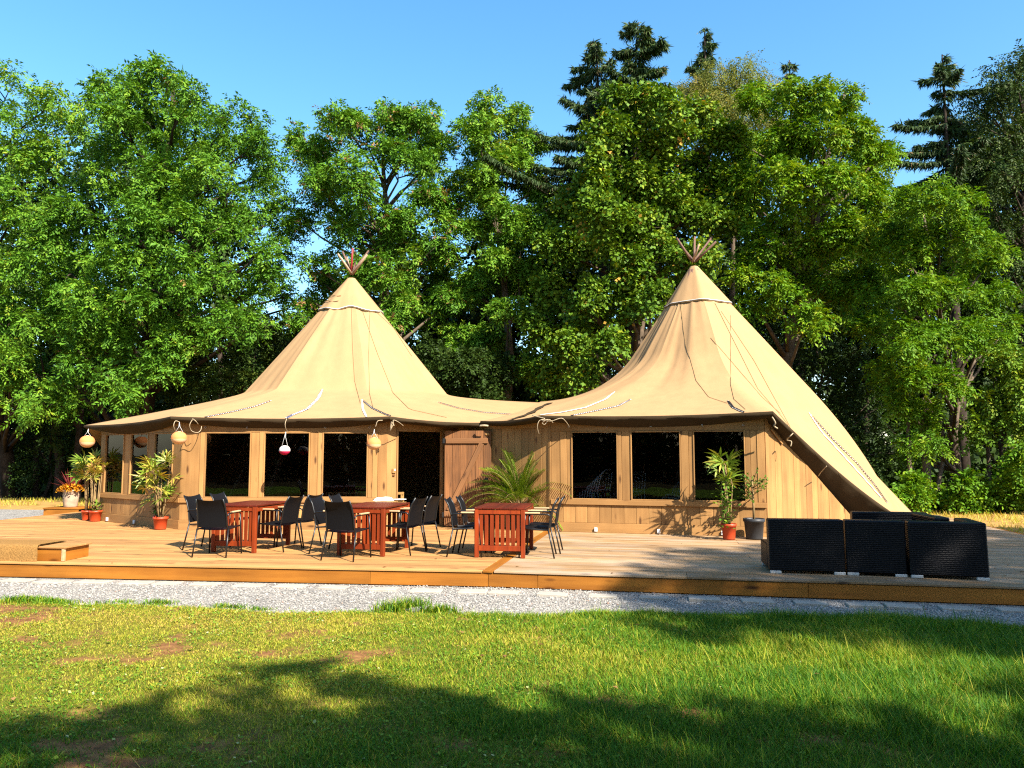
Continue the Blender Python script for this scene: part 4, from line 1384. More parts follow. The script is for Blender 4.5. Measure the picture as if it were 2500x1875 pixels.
sofa((4.635, 9.115), -0.28, 0.82, 'black wicker corner sofa section at the right end of the row along the deck edge', 'right')
sofa((5.47, 9.66), math.pi / 2 - 0.10, 0.72, 'black wicker sofa section seen from its far side, joining the corner to the rear section')
sofa((5.62, 10.62), math.pi - 0.24, 0.95, 'rear black wicker sofa section facing the lawn')

# ================================================================== LANTERNS
def lantern(px, py, Y, r, top, bot, split, label, hang):
    c = W(px, py, Y)
    t = thing('hanging_lantern', c, 0, label, 'lantern', 'round lanterns hanging from the eaves')
    a0 = math.asin(split)
    def prof(lo, hi, n=12):
        out = []
        for i in range(n + 1):
            a = lo + (hi - lo) * i / n
            rib = 1 + 0.012 * math.cos(i * math.pi)
            out.append((r * math.cos(a) * rib, r * 0.86 * math.sin(a)))
        return out
    MB().lathe(prof(a0, 1.38), 28).build('upper_shade', M[top], t, True)
    MB().lathe(prof(-1.38, a0), 28).build('lower_shade', M[bot], t, True)
    MB().lathe([(r * 0.16, r * 0.842), (r * 0.20, r * 0.835), (r * 0.21, r * 0.862), (r * 0.15, r * 0.87)], 16).build('top_ring', M['white'], t, True)
    MB().lathe([(0.001, -r * 0.845), (r * 0.2, -r * 0.842)], 16).build('bottom_disc', M[bot], t, True)
    h = W(hang[0], hang[1], Y) - c
    for s in (-1, 1):
        MB().tube([(s * r * 0.55, 0, r * 0.66), (s * 0.01, 0, h.z * 0.72), tuple(h)], 0.004, 5).build('hanging_wire', M['white'], t, True)
lantern(213, 1078, 15.9, 0.145, 'lantern_a', 'lantern_b', -0.1, 'orange round lantern at the far left eave corner', (216, 1047))
lantern(437, 1069, 14.25, 0.140, 'lantern_a', 'lantern_b', -0.15, 'orange round lantern hanging where the two left walls meet', (438, 1031))
lantern(695, 1099, 14.2, 0.100, 'lantern_w', 'lantern_p', -0.2, 'small lantern, white above and pink below, before the middle window', (698, 1054))
lantern(913, 1083, 14.25, 0.135, 'lantern_a', 'lantern_b', -0.1, 'orange round lantern hanging just left of the doorway', (914, 1048))

# ================================================================== PLANTS IN POTS
LEAF = {
    'palm': leaf_mat('palm_leaf', [(0.0, (0.05, 0.12, 0.012)), (0.45, (0.15, 0.22, 0.02)), (0.75, (0.42, 0.33, 0.05)), (1.0, (0.50, 0.27, 0.10))], 0.25, 0.45, 0.35),
    'shrub': leaf_mat('pot_shrub_leaf', [(0.0, (0.03, 0.09, 0.012)), (0.6, (0.09, 0.19, 0.02)), (1.0, (0.25, 0.32, 0.03))], 0.3),
    'red': leaf_mat('cordyline_leaf', [(0.0, (0.09, 0.012, 0.015)), (1.0, (0.22, 0.04, 0.03))], 0.15),
    'flower': leaf_mat('orange_flower', [(0.0, (0.30, 0.13, 0.01)), (0.5, (0.62, 0.24, 0.012)), (1.0, (0.72, 0.40, 0.03))], 0.25),
}
def pot(root, r, h, mat):
    MB().lathe([(0.001, 0.004), (r * 0.80, 0.004), (r * 0.82, 0.02), (r * 0.97, h * 0.84), (r * 1.05, h * 0.845), (r * 1.07, h * 0.86), (r * 1.07, h), (r * 0.97, h), (r * 0.93, h * 0.93)], 28).build('pot', M[mat], root, True)
    MB().lathe([(0.001, h * 0.935), (r * 0.95, h * 0.925)], 20).build('soil', M['soil'], root, True)

class Leaves:
    def __init__(self): self.v, self.f, self.t = [], [], []
    def blade(self, p, d, L, w, droop=0.4, tint=0.4, seg=4, up=Vector((0, 0, 1)), fold=0.2):
        p = Vector(p); d = Vector(d).normalized()
        s = d.cross(up)
        s = s.normalized() if s.length > 1e-4 else Vector((1, 0, 0))
        o = len(self.v)
        q, dd = p.copy(), d.copy()
        for i in range(seg + 1):
            t = i / seg
            ww = w * (0.35 + 1.3 * t if t < 0.5 else 2.0 * (1 - t)) if t < 1 else 0.0
            n = s.cross(dd)
            self.v += [tuple(q - s * ww), tuple(q + s * ww)]
            self.t += [tint, tint]
            q = q + dd * (L / seg)
            dd = (dd + Vector((0, 0, -droop / seg))).normalized()
        for i in range(seg):
            a = o + 2 * i
            self.f.append([a, a + 1, a + 3, a + 2])
    def fan(self, p, d, n, L, w, tint, spread=2.4, droop=0.5):
        """palmate leaf: blades radiating from the end of its stalk"""
        d = Vector(d).normalized()
        s = d.cross(Vector((0, 0, 1)))
        s = s.normalized() if s.length > 1e-3 else Vector((1, 0, 0))
        rot = Matrix.Rotation(random.uniform(-1.1, 1.1), 3, d)
        s = rot @ s
        u = s.cross(d)
        for i in range(n):
            a = (i / (n - 1) - .5) * spread + random.uniform(-.08, .08)
            k = d * math.cos(a) + s * math.sin(a) + u * random.uniform(-.05, .2)
            self.blade(p, k, L * random.uniform(.75, 1.05) * (1 - 0.25 * abs(a) / spread), w, droop, min(1, max(0, tint + random.uniform(-.15, .2))), 4, u)
    def leaf(self, p, d, L, w, tint):
        self.blade(p, d, L, w, 0.3, tint, 2)
    def build(self, name, mat, root):
        me = bpy.data.meshes.new(name)
        me.from_pydata(self.v, [], self.f)
        a = me.attributes.new('tint', 'FLOAT', 'POINT')
        a.data.foreach_set('value', self.t)
        me.update()
        return link(name, me, mat, root)

def rnd_dir(zlo=-0.2, zhi=0.9):
    a = random.uniform(0, 2 * math.pi); z = random.uniform(zlo, zhi)
    k = math.sqrt(max(0, 1 - z * z))
    return Vector((math.cos(a) * k, math.sin(a) * k, z))

def lady_palm(root, h0, stems, height, spread, leaf_len, tint, z0=0.2, low=0.35, leaves=7, green_low=0):
    st = MB(); lv = Leaves()
    for i in range(stems):
        a = random.uniform(0, 2 * math.pi); b = random.uniform(0.02, 0.07)
        x, y = math.cos(a) * b, math.sin(a) * b
        H = height * random.uniform(0.65, 1.0) if i else height
        tx, ty = x + math.cos(a) * spread * 0.35 * random.uniform(.2, 1), y + math.sin(a) * spread * 0.35 * random.uniform(.2, 1)
        pts = [Vector((x + (tx - x) * t, y + (ty - y) * t, z0 + H * t)) for t in (0, .35, .7, 1)]
        st.tube(pts, [0.013, 0.012, 0.010, 0.007], 6)
        for k in range(leaves):
            f = random.uniform(low, 1.0) if k < leaves - 2 else 1.0
            j = min(2, int(f * 3)); p = pts[j].lerp(pts[j + 1], f * 3 - j)
            d = rnd_dir(0.15 if f < .9 else 0.3, 0.75 if f < .9 else 0.95)
            e = p + d * spread * random.uniform(.25, .6)
            st.tube([p, p.lerp(e, .5) + Vector((0, 0, .02)), e], [0.005, 0.004, 0.003], 4)
            lv.fan(e, (d + Vector((0, 0, -0.25))), random.randint(5, 8), leaf_len * 1.1, 0.019, min(1, max(0, tint + random.uniform(-.15, .3))))
    for k in range(green_low):
        p = Vector((random.uniform(-.1, .1), random.uniform(-.1, .1), z0 + random.uniform(.0, .22)))
        lv.leaf(p, rnd_dir(0, .9), .12, .025, 0.35)
    st.build('stem', M['stem'], root, True)
    return lv.build('foliage', LEAF['palm'], root)

def pot_plant(name, px, py, r, h, mat, label, dy=0.0, z=DK):
    g = G(px, py, z)
    t = thing(name, (g.x, g.y + dy, z), random.uniform(0, 6), label, 'potted plant', 'potted plants on the deck')
    pot(t, r, h, mat)
    return t
t = pot_plant('potted_palm', 232, 1273, 0.125, 0.23, 'pot', 'tall yellowing lady palm in an orange pot at the wall end', 0.0)
lady_palm(t, 0, 7, 1.02, 0.34, 0.26, 0.62, 0.2, 0.82, 4, 30)
t = pot_plant('potted_palm', 206, 1271, 0.105, 0.21, 'pot', 'green lady palm in the orange pot beside the far left corner', 0.08)
lady_palm(t, 0, 6, 1.02, 0.36, 0.28, 0.22, 0.2, 0.70, 6)
t = pot_plant('potted_palm', 398, 1291, 0.130, 0.235, 'pot', 'bushy lady palm in an orange pot before the left corner post', -0.12)
lady_palm(t, 0, 7, 1.0, 0.46, 0.30, 0.42, 0.2, 0.30, 6)
def leafy(name, px, py, r, h, mat, label, H, R_, n, tint, dy=0.0, trunk=False, leafl=0.06, z0=None):
    t = pot_plant(name, px, py, r, h, mat, label, dy)
    st = MB(); lv = Leaves()
    z0 = h * 0.9
    if trunk:
        st.tube([(0, 0, z0), (0.015, 0, z0 + H * .4), (0, 0.01, z0 + H * .85)], [0.022, 0.018, 0.010], 7)
    for i in range(n):
        d = rnd_dir(-.1, .95)
        s = Vector((0, 0, z0 + H * (random.uniform(.35, .85) if trunk else random.uniform(0, .4))))
        e = s + Vector((d.x * R_, d.y * R_, d.z * H * (.35 if trunk else .75)))
        st.tube([s, s.lerp(e, .5), e], [0.006, 0.005, 0.003], 4)
        for k in range(14):
            p = s.lerp(e, random.uniform(.3, 1.05))
            lv.leaf(p, rnd_dir(-.5, .9), leafl * random.uniform(.7, 1.3), leafl * 0.26, min(1, max(0, tint + random.gauss(0, .2))))
    st.build('stem', M['stem'], t, True)
    lv.build('foliage', LEAF['shrub'], t)
    return t
leafy('potted_shrub', 381, 1288, 0.10, 0.22, 'pot', 'small dark green shrub in an orange pot behind the bushy palm', 0.38, 0.16, 26, 0.1, 0.10)
leafy('potted_tree', 1842, 1316, 0.168, 0.345, 'potgrey', 'small olive-like tree in a large dark grey pot by the corner', 0.80, 0.26, 30, 0.35, 0.0, True, 0.055)
# red pot plant: spindly palm over a leafy climber
t = pot_plant('potted_palm', 1780, 1317, 0.122, 0.265, 'pot', 'spindly lady palm with a green climber in a bright red pot')
lady_palm(t, 0, 6, 1.0, 0.32, 0.27, 0.42, 0.24, 0.86, 3)
lv = Leaves()
for k in range(260):
    z = random.uniform(0.22, 1.0)
    p = Vector((random.gauss(-0.12, .07), random.gauss(-0.08, .07), z))
    lv.leaf(p, rnd_dir(-.5, .7), .075, .022, random.uniform(.2, .9))
t.rotation_euler = (0, 0, 0.4)
tag(lv.build('climber', LEAF['shrub'], t), kind='stuff')
# feathery palm behind the right table
g = G(1268, 1290, DK)
t = thing('feather_palm', (g.x, g.y - 0.25, DK), 0, 'broad feathery palm with arching fronds before the recessed wall', 'potted plant', 'potted plants on the deck')
pot(t, 0.20, 0.36, 'potgrey')
st = MB(); lv = Leaves()
for i in range(64):
    a = random.uniform(0, 2 * math.pi)
    up = random.uniform(0.40, 1.0)
    L = random.uniform(0.85, 1.25)
    d = Vector((math.cos(a) * (1.30 - up), math.sin(a) * (1.05 - up) * 0.6, up)).normalized()
    p = Vector((0, 0, 0.33)); pts = [p.copy()]
    for k in range(8):
        p = p + d * (L / 8); d = (d + Vector((0, 0, -0.26 * (1.2 - up * .5)))).normalized(); pts.append(p.copy())
    st.tube(pts, [0.008 - 0.0007 * k for k in range(9)], 4)
    for k in range(2, 9):
        for f in (0.0, 0.25, 0.5, 0.75):
            if k == 8 and f > 0: continue
            q = pts[k].lerp(pts[min(8, k + 1)], f)
            dd = (pts[k] - pts[k - 1]).normalized()
            s = dd.cross(Vector((0, 0, 1))).normalized()
            for sg in (-1, 1):
                lv.blade(q, dd * .75 + s * sg + Vector((0, 0, .30)), 0.31 * (1.1 - k / 14) * random.uniform(.8, 1.1), 0.010, 0.45, min(1, max(0, random.gauss(.34, .1) + (0.4 if i > 60 else 0))), 3)
st.build('frond_stalk', M['stem'], t, True)
lv.build('foliage', LEAF['palm'], t)
# small plant by the door post
leafy('potted_shrub', 930, 1290, 0.10, 0.20, 'potgrey', 'light green plant with bare twigs against the post left of the doorway', 0.42, 0.24, 24, 0.85, -0.22, False, 0.06)

# planter with red spiky plant on its step
g = G(165, 1250, DK - 0.02)
st_ = thing('side_step', (g.x, g.y, 0.0), AL, 'low wooden step under the pale planter at the far left', 'step')
MB().box((0, 0, 0), (0.95, 0.70, 0.035), 0.005).build('tread', M['fascia'], st_, False, (-0.05, 0.15, DK + 0.075))
MB().box((0, 0, 0), (0.92, 0.03, 0.32), 0.004).build('riser', M['fascia'], st_, False, (-0.05, -0.17, DK - 0.105))
MB().box((0, 0, 0), (0.92, 0.03, 0.32), 0.004).build('riser', M['fascia'], st_, False, (-0.05, 0.47, DK - 0.105))
t = thing('planter', (g.x - 0.02, g.y + 0.15, DK + 0.094), 0, 'tall pale planter with a red spiky plant above orange flowers', 'potted plant', 'potted plants on the deck')
MB().lathe([(0.001, 0), (0.150, 0), (0.158, 0.02), (0.185, 0.30), (0.178, 0.38), (0.20, 0.40), (0.205, 0.43), (0.185, 0.43), (0.17, 0.40)], 28).build('pot', M['planter'], t, True)
MB().lathe([(0.001, 0.405), (0.175, 0.40)], 20).build('soil', M['soil'], t, True)
lv = Leaves()
for i in range(60):
    lv.blade((random.gauss(0, .02), random.gauss(0, .02), 0.42), rnd_dir(.35, 1.0), random.uniform(.38, .62), 0.017, 0.25, random.random(), 4)
lv.build('spiky_leaves', LEAF['red'], t)
lv = Leaves()
for i in range(900):
    d = rnd_dir(-.15, .8); r = random.uniform(.12, .33)
    lv.leaf(Vector((d.x * r, d.y * r, 0.44 + d.z * .14 - max(0, r - .22) * .5)), rnd_dir(-.3, .9), .055, .017, random.random())
lv.build('flowers', LEAF['flower'], t)

# ================================================================== STEP BOX AND MAT, front left
p, q, rr = G(151, 1371, DK), G(208, 1364, DK), None
bx = thing('step_box', (p.x, p.y + 0.02, DK), AL, 'wooden box step standing on the front left deck edge', 'step')
MB().box((0, 0, 0), (1.3, 0.022, 0.165), 0.004).build('front_panel', M['fascia'], bx, False, (-0.65, 0.011, 0.0825))
MB().box((0, 0, 0), (0.50, 0.022, 0.165), 0.004).build('side_panel', M['fascia'], bx, False, (-0.012, 0.275, 0.0825), (0, 0, math.pi / 2))
MB().box((0, 0, 0), (0.04, 0.04, 0.16), 0.004).build('corner_post', M['armwood'], bx, False, (0.004, 0.004, 0.0815))
for i in range(4):
    MB().box((0, 0, 0), (1.36, 0.135, 0.026), 0.004).build('top_board', M['deck'], bx, False, (-0.64, 0.045 + i * 0.139, 0.181))
mb = MB(); nx, prof = 22, [(0.52, 0.204), (0.25, 0.206), (0.0, 0.206), (-0.045, 0.198), (-0.060, 0.17), (-0.058, 0.09), (-0.064, 0.02), (-0.075, -0.035), (-0.07, -0.075)]
for j, (y, z) in enumerate(prof):
    for i in range(nx + 1):
        u = i / nx
        x = -1.5 + u * 1.17
        mb.v.append((x, y + 0.008 * math.sin(u * 21 + j), z + (0.006 * math.sin(u * 17 + j * 2) if j > 3 else 0.004 * abs(math.sin(u * 9 + j)))))
for j in range(len(prof) - 1):
    for i in range(nx):
        a = j * (nx + 1) + i
        mb.f.append([a, a + 1, a + nx + 2, a + nx + 1])
k = len(mb.v)
mb.v += [(x, y - 0.004 if z < 0.15 else y, z + 0.012) if z > 0.15 else (x, y - 0.014, z) for x, y, z in mb.v]
mb.f += [[i + k for i in reversed(f)] for f in mb.f]
o = mb.build('woven_mat', M['mat'], None, True, (p.x, p.y + 0.02, DK), (0, 0, AL))
tag(o, 'coarse woven jute mat draped over the box step', 'mat')

# ================================================================== INSIDE: stacked chairs and benches
def metal_chair():
    t = thing('stacked_chair', (0, 0, 0), 0, 'x', 'chair', 'pale metal chairs stacked inside the right tent')
    for s in (-1, 1):
        MB().tube([(s * .22, -.2, 0), (s * .22, -.16, .45), (s * .2, -.22, .72), (s * .17, -.25, .80)], .011, 6).build('rear_leg', M['chair_paint'], t, True)
        MB().tube([(s * .22, .2, 0), (s * .21, .18, .45)], .011, 6).build('front_leg', M['chair_paint'], t, True)
    MB().tube([(-.17, -.25, .80), (-.1, -.26, .83), (.1, -.26, .83), (.17, -.25, .80)], .011, 6).build('top_rail', M['chair_paint'], t, True)
    MB().box((0, 0, 0), (.42, .38, .02), .008).build('seat', M['chair_paint'], t, False, (0, 0, .45))
    return t
mp = metal_chair()
k = 0
for (x, y, n, rz, lab) in ((1.35, 15.0, 6, 0.9, 'of the stack inside the window right of the palm'), (2.15, 15.6, 5, 2.2, 'of the stack inside the middle right tent window'), (3.1, 15.2, 4, 2.0, 'of the stack inside the window behind the red pot')):
    for i in range(n):
        o = mp if k == 0 else copy_tree(mp)
        o.location = (x + 0.055 * i, y - 0.02 * i, DK + 0.013 + 0.055 * i); o.rotation_euler = (0, 0, rz)
        o['label'] = ('topmost ' if i == n - 1 else 'lowest ' if i == 0 else ['', 'second lowest ', 'third lowest ', 'fourth lowest ', 'fifth lowest '][i]) + 'metal chair ' + lab; o['group'] = 'pale metal chairs ' + lab
        k += 1
for (px0, px1, lab) in ((796, 872, 'pale wooden bench back seen through the middle left window'), (882, 985, 'pale wooden bench back seen through the window left of the doorway')):
    a, b = W(px0, 1210, 15.25), W(min(px1, 890 if px0 < 800 else 985), 1210, 15.25)
    w = (b - a).length
    t = thing('bench', ((a.x + b.x) / 2, 15.25, DK + 0.013), 0, lab, 'bench', 'benches inside the left tent')
    for z in (0.64, 0.52):
        MB().box((0, 0, 0), (w, 0.02, 0.05), 0.004).build('back_rail', M['bench'], t, False, (0, 0, z))
    for i in range(7):
        MB().box((0, 0, 0), (0.03, 0.016, 0.07), 0.003).build('spindle', M['bench'], t, False, (-w / 2 + 0.04 + i * (w - .08) / 6, 0.0, 0.58))
    for s in (-1, 1):
        MB().box((0, 0, 0), (0.045, 0.045, 0.665), 0.004).build('leg', M['bench'], t, False, (s * (w / 2 - .02), 0.034, 0.333))
        MB().box((0, 0, 0), (0.045, 0.045, 0.42), 0.004).build('leg', M['bench'], t, False, (s * (w / 2 - .02), 0.42, 0.21))
    MB().box((0, 0, 0), (w, 0.42, 0.03), 0.004).build('seat', M['bench'], t, False, (0, 0.23, 0.436))

# ================================================================== TREES
LEAF['ash'] = leaf_mat('ash_leaf', [(0.0, (0.028, 0.085, 0.008)), (0.45, (0.072, 0.175, 0.012)), (0.8, (0.15, 0.26, 0.018)), (0.97, (0.24, 0.25, 0.02)), (1.0, (0.24, 0.13, 0.05))], 0.20, 0.58, 0.14)
LEAF['bright'] = leaf_mat('bright_ash_leaf', [(0.0, (0.028, 0.085, 0.004)), (0.45, (0.080, 0.18, 0.006)), (0.8, (0.18, 0.255, 0.009)), (0.97, (0.27, 0.24, 0.015)), (1.0, (0.36, 0.20, 0.03))], 0.24, 0.58, 0.14)
LEAF['maple'] = leaf_mat('maple_leaf', [(0.0, (0.030, 0.080, 0.007)), (0.5, (0.095, 0.175, 0.010)), (0.85, (0.23, 0.25, 0.015)), (1.0, (0.34, 0.20, 0.03))], 0.17, 0.58, 0.14)
LEAF['birch'] = leaf_mat('birch_leaf', [(0.0, (0.05, 0.075, 0.012)), (0.6, (0.125, 0.145, 0.022)), (1.0, (0.25, 0.18, 0.04))], 0.3, 0.6, 0.14)
LEAF['spruce'] = leaf_mat('spruce_needle', [(0.0, (0.018, 0.040, 0.010)), (0.7, (0.045, 0.078, 0.018)), (1.0, (0.13, 0.085, 0.04))], 0.12, 0.6, 0.2)
LEAF['dark'] = leaf_mat('dark_shade_leaf', [(0.0, (0.010, 0.024, 0.004)), (0.7, (0.027, 0.052, 0.006)), (1.0, (0.07, 0.09, 0.012))], 0.12, 0.6, 0.14)  # near-black leaf colour paints in the shaded pockets deep in the wood
DQ = 2500.0 / 2212.0

def unit(a):
    return a / np.maximum(np.linalg.norm(a, axis=-1, keepdims=True), 1e-6)

def foliage(lobes, n, leaf=(0.15, 0.05), per=10, spray=0.45, droop=0.35, shell=0.55, tint=0.42, front=0.62, flat=0.85, up=0.25, palm=False, key_frac=0.0, clump=0):
    """leaf faces on drooping sprays spread through the outer part of every lobe"""
    if clump:
        # every lobe breaks up into separate leafy clumps with dark gaps between them
        sub = []
        for c, r in lobes:
            for q in range(clump):
                v = unit(RNG.normal(size=3))
                if RNG.random() < 0.55: v[1] = -abs(v[1])
                if RNG.random() < 0.35: v[2] = abs(v[2])
                sub.append((Vector(c) + Vector(v * r * RNG.uniform(0.55, 0.85)), r * RNG.uniform(0.30, 0.50)))
        lobes = sub
    C = np.array([[*c] for c, r in lobes]); Rr = np.array([r for c, r in lobes])
    ns = n // per
    pick = RNG.choice(len(lobes), ns, p=Rr ** 2 / (Rr ** 2).sum())
    d = unit(RNG.normal(size=(ns, 3)))
    d[:, 2] = np.where(RNG.random(ns) < up, np.abs(d[:, 2]), d[:, 2])
    d[:, 1] = np.where(RNG.random(ns) < front - 0.5 + 0.25, -np.abs(d[:, 1]), d[:, 1])
    rad = Rr[pick] * (shell + (1.06 - shell) * RNG.random(ns) ** 0.6)
    # bumpy lobes: radius modulated by direction so the outline is uneven
    bump = 0.80 + 0.42 * vnoise(d[:, 0] * 2.2 + pick * 7.1, d[:, 2] * 2.2 + d[:, 1] * 1.7 + pick * 3.3, 1.0, 17)
    P = C[pick] + d * (rad * bump)[:, None] * np.array([1, 1, flat])
    ax = unit(d * 0.7 + RNG.normal(0, 0.45, (ns, 3)) + np.array([0, 0, -droop]))
    n0 = unit(d * 0.45 + RNG.normal(0, 0.35, (ns, 3)) + np.array([0, 0, 0.75]))
    sd = unit(np.cross(n0, ax)); n0 = unit(np.cross(ax, sd))
    tl = np.clip(tint + RNG.normal(0, 0.10, ns) + (vnoise(pick * 3.7, pick * 1.3, 1.0, 23) - 0.5) * 0.30, 0, 0.96)
    k = np.arange(per)
    tt = (k + 0.5) / per
    sgn = np.where(k % 2 == 0, 1.0, -1.0)
    L = spray * RNG.uniform(0.6, 1.3, ns)
    base = P[:, None] + ax[:, None] * (L[:, None] * tt[None])[..., None]
    base[..., 2] -= (tt ** 2)[None] * (L * 0.30)[:, None]
    if palm:
        base += RNG.normal(0, spray * 0.22, base.shape)
    dr = unit(ax[:, None] * 0.55 + sd[:, None] * sgn[None, :, None] * 0.85 + RNG.normal(0, 0.22, (ns, per, 3)) + np.array([0, 0, -0.30]))
    nn = unit(n0[:, None] + RNG.normal(0, 0.38, (ns, per, 3)))
    wd = unit(np.cross(nn, dr))
    nn = np.cross(dr, wd)
    ll = leaf[0] * RNG.uniform(0.65, 1.25, (ns, per)); ww = ll * (leaf[1] / leaf[0])
    ll, ww = ll[..., None], ww[..., None]
    V = np.empty((ns, per, 4, 3), np.float32)
    V[:, :, 0] = base
    V[:, :, 1] = base + dr * ll * 0.45 + wd * ww * 0.5 + nn * ww * 0.12
    V[:, :, 2] = base + dr * ll - nn * ll * 0.10
    V[:, :, 3] = base + dr * ll * 0.45 - wd * ww * 0.5 + nn * ww * 0.12
    t = np.clip(tl[:, None] + RNG.normal(0, 0.10, (ns, per)), 0, 0.96)
    if key_frac:
        keys = RNG.random(ns) < key_frac
        t = np.where(keys[:, None], 1.0, t)
    N = ns * per
    return V.reshape(-1, 3), np.repeat(t.ravel(), 4), np.arange(N * 4).reshape(N, 4)

def limbs(mb, base, lobes, r0, lean=None, seed=0, forks=3, every=1):
    """tapered trunk from base to the crown with limbs reaching into the lobes"""
    rr = random.Random(seed)
    base = Vector(base)
    top = max(lobes, key=lambda l: l[0].z)[0]
    cx = sum((l[0] for l in lobes), Vector()) / len(lobes)
    lo = min(l[0].z for l in lobes)
    tp = Vector((top.x * .6 + cx.x * .4, cx.y, top.z - 0.3))
    pts = []
    for i in range(9):
        t = i / 8
        p = base.lerp(tp, t) + Vector((rr.uniform(-.22, .22), rr.uniform(-.2, .2), 0)) * (0.3 + t) * (1 if 0 < i else 0)
        pts.append(p)
    mb.tube(pts, [r0 * (1.15 if i == 0 else 1.0) * (1 - 0.88 * (i / 8) ** 0.85) + 0.012 for i in range(9)], 9)
    for j, (c, R_) in enumerate(lobes):
        if j % every: continue
        # leave the trunk somewhat below the lobe
        zt = max(base.z + 1.2, c.z - rr.uniform(.9, 2.2) - 0.25 * (Vector((c.x - cx.x, c.y - cx.y)).length))
        t = min(0.93, max(0.12, (zt - base.z) / max(0.5, tp.z - base.z)))
        k = min(7, int(t * 8)); a = pts[k].lerp(pts[k + 1], t * 8 - k)
        m1 = a.lerp(c, .4) + Vector((rr.uniform(-.25, .25), rr.uniform(-.25, .25), rr.uniform(-.1, .35)))
        m2 = a.lerp(c, .75) + Vector((rr.uniform(-.2, .2), rr.uniform(-.2, .2), rr.uniform(0, .3)))
        r = r0 * 0.34 * (1 - 0.6 * t) + 0.012
        mb.tube([a, m1, m2, c], [r, r * .7, r * .45, r * .22], 6)
        for q in range(forks):
            e = c + Vector((rr.uniform(-1, 1), rr.uniform(-1, .4), rr.uniform(-.3, 1))).normalized() * R_ * rr.uniform(.6, .98)
            s = m2.lerp(c, rr.uniform(0, 1))
            mb.tube([s, s.lerp(e, .5) + Vector((0, 0, .06)), e], [r * .4, r * .26, .007], 5)

def px_lobes(lst, Y, dev=1.6, fill=0.5, seed=1):
    """crown clumps measured off the photograph at distance Y, plus further clumps behind that give the crown its depth"""
    rr = random.Random(seed)
    out = []
    xs = [l[0] for l in lst]; x0, x1 = min(xs), max(xs)
    for (x, y, r) in lst:
        u = (x - (x0 + x1) / 2) / max(1, (x1 - x0) / 2)
        Yc = Y + abs(u) ** 2 * dev * 1.2 + rr.uniform(-dev, dev) * 0.55
        c = W(x * DQ, y * DQ, Yc)
        out.append((c, r * DQ / FPX * Yc * 1.02))
        if rr.random() < fill:
            c2 = W(x * DQ, (y + 25) * DQ, Yc + dev * 1.7)
            out.append((c2, r * DQ / FPX * Yc))
    return out

NT = 0
def tree(name, label, lobes, n, kind, base, r0, bark='bark', group='trees of the wood behind the tents', forks=2, every=1, **kw):
    global NT
    NT += 1
    b = Vector(base)
    t = thing(name, b, 0, label, 'tree', group)
    mb = MB()
    limbs(mb, b, lobes, r0, None, NT, forks, every)
    mb.v = [(v[0] - b.x, v[1] - b.y, v[2] - b.z) for v in mb.v]
    mb.build('trunk', M[bark], t, True)
    V, tint, Q = foliage(lobes, n, **kw)
    V = V - np.array([b.x, b.y, b.z], np.float32)
    me = np_mesh('crown', V, Q, None, {'tint': tint})
    link('crown', me, LEAF[kind], t)
    return t

def base_at(x, Y, z=-0.08):
    p = W(x * DQ, 1000 * DQ, Y)
    return (p.x, Y, z)

ASH = dict(leaf=(0.155, 0.060), per=8, spray=0.36, droop=0.18, clump=7, flat=0.62, up=0.45, shell=0.35)
MAPLE = dict(leaf=(0.135, 0.12), per=7, spray=0.36, droop=0.25, palm=True, clump=7, flat=0.6, up=0.5, shell=0.35)
T1 = [(20, 195, 70), (95, 240, 65), (165, 265, 55), (30, 320, 85), (115, 360, 75), (20, 450, 85), (85, 520, 75), (20, 610, 80), (-70, 260, 90), (-80, 420, 100), (-70, 580, 90), (20, 700, 75), (-60, 740, 85), (20, 790, 65), (95, 870, 50), (-50, 870, 70), (30, 890, 45)]
tree('ash_tree', 'pale green ash tree cut by the left edge of the picture', px_lobes(T1, 27.0, 1.6, 0.8, seed=2), 54000, 'ash', base_at(30, 31.5), 0.30, bark='bark_dark_shade', tint=0.56, **ASH)
T2 = [(238, 195, 42), (300, 188, 55), (362, 180, 52), (402, 228, 48), (250, 268, 65), (340, 285, 75), (425, 300, 65), (495, 262, 45), (545, 275, 40), (530, 330, 60), (580, 375, 48), (605, 450, 44), (450, 400, 75), (350, 400, 85), (240, 380, 75), (190, 470, 80), (300, 515, 90), (415, 515, 80), (510, 470, 62), (570, 545, 50), (625, 520, 34), (150, 590, 80), (250, 640, 90), (365, 630, 75), (470, 590, 55), (540, 640, 45), (100, 705, 80), (215, 745, 80), (325, 740, 80), (430, 720, 55), (60, 800, 70), (160, 835, 60), (265, 830, 60), (345, 815, 50), (590, 600, 32), (560, 700, 38), (500, 700, 44), (625, 640, 26)]
tree('ash_tree', 'tallest broad ash tree on the left behind the left tent', px_lobes(T2, 26.0, 2.0, 0.85, seed=3), 138000, 'ash', base_at(300, 31.0), 0.42, bark='bark_dark_shade', tint=0.45, key_frac=0.003, **ASH)
T3 = [(648, 298, 26), (688, 335, 42), (738, 262, 40), (792, 290, 52), (850, 258, 46), (900, 268, 46), (700, 415, 52), (780, 395, 65), (860, 370, 65), (932, 345, 50), (650, 480, 30), (730, 500, 60), (820, 490, 66), (910, 460, 62), (972, 440, 42), (690, 585, 38), (850, 600, 58), (930, 560, 60), (880, 680, 50), (960, 660, 42), (820, 715, 40), (665, 655, 26), (640, 690, 24), (770, 590, 36)]
tree('ash_tree', 'open ash tree with brown seed clusters above the left tent', px_lobes(T3, 27.5, 1.5, 0.6, seed=4), 86000, 'ash', base_at(840, 29.0), 0.30, tint=0.48, key_frac=0.04, forks=4, **ASH)
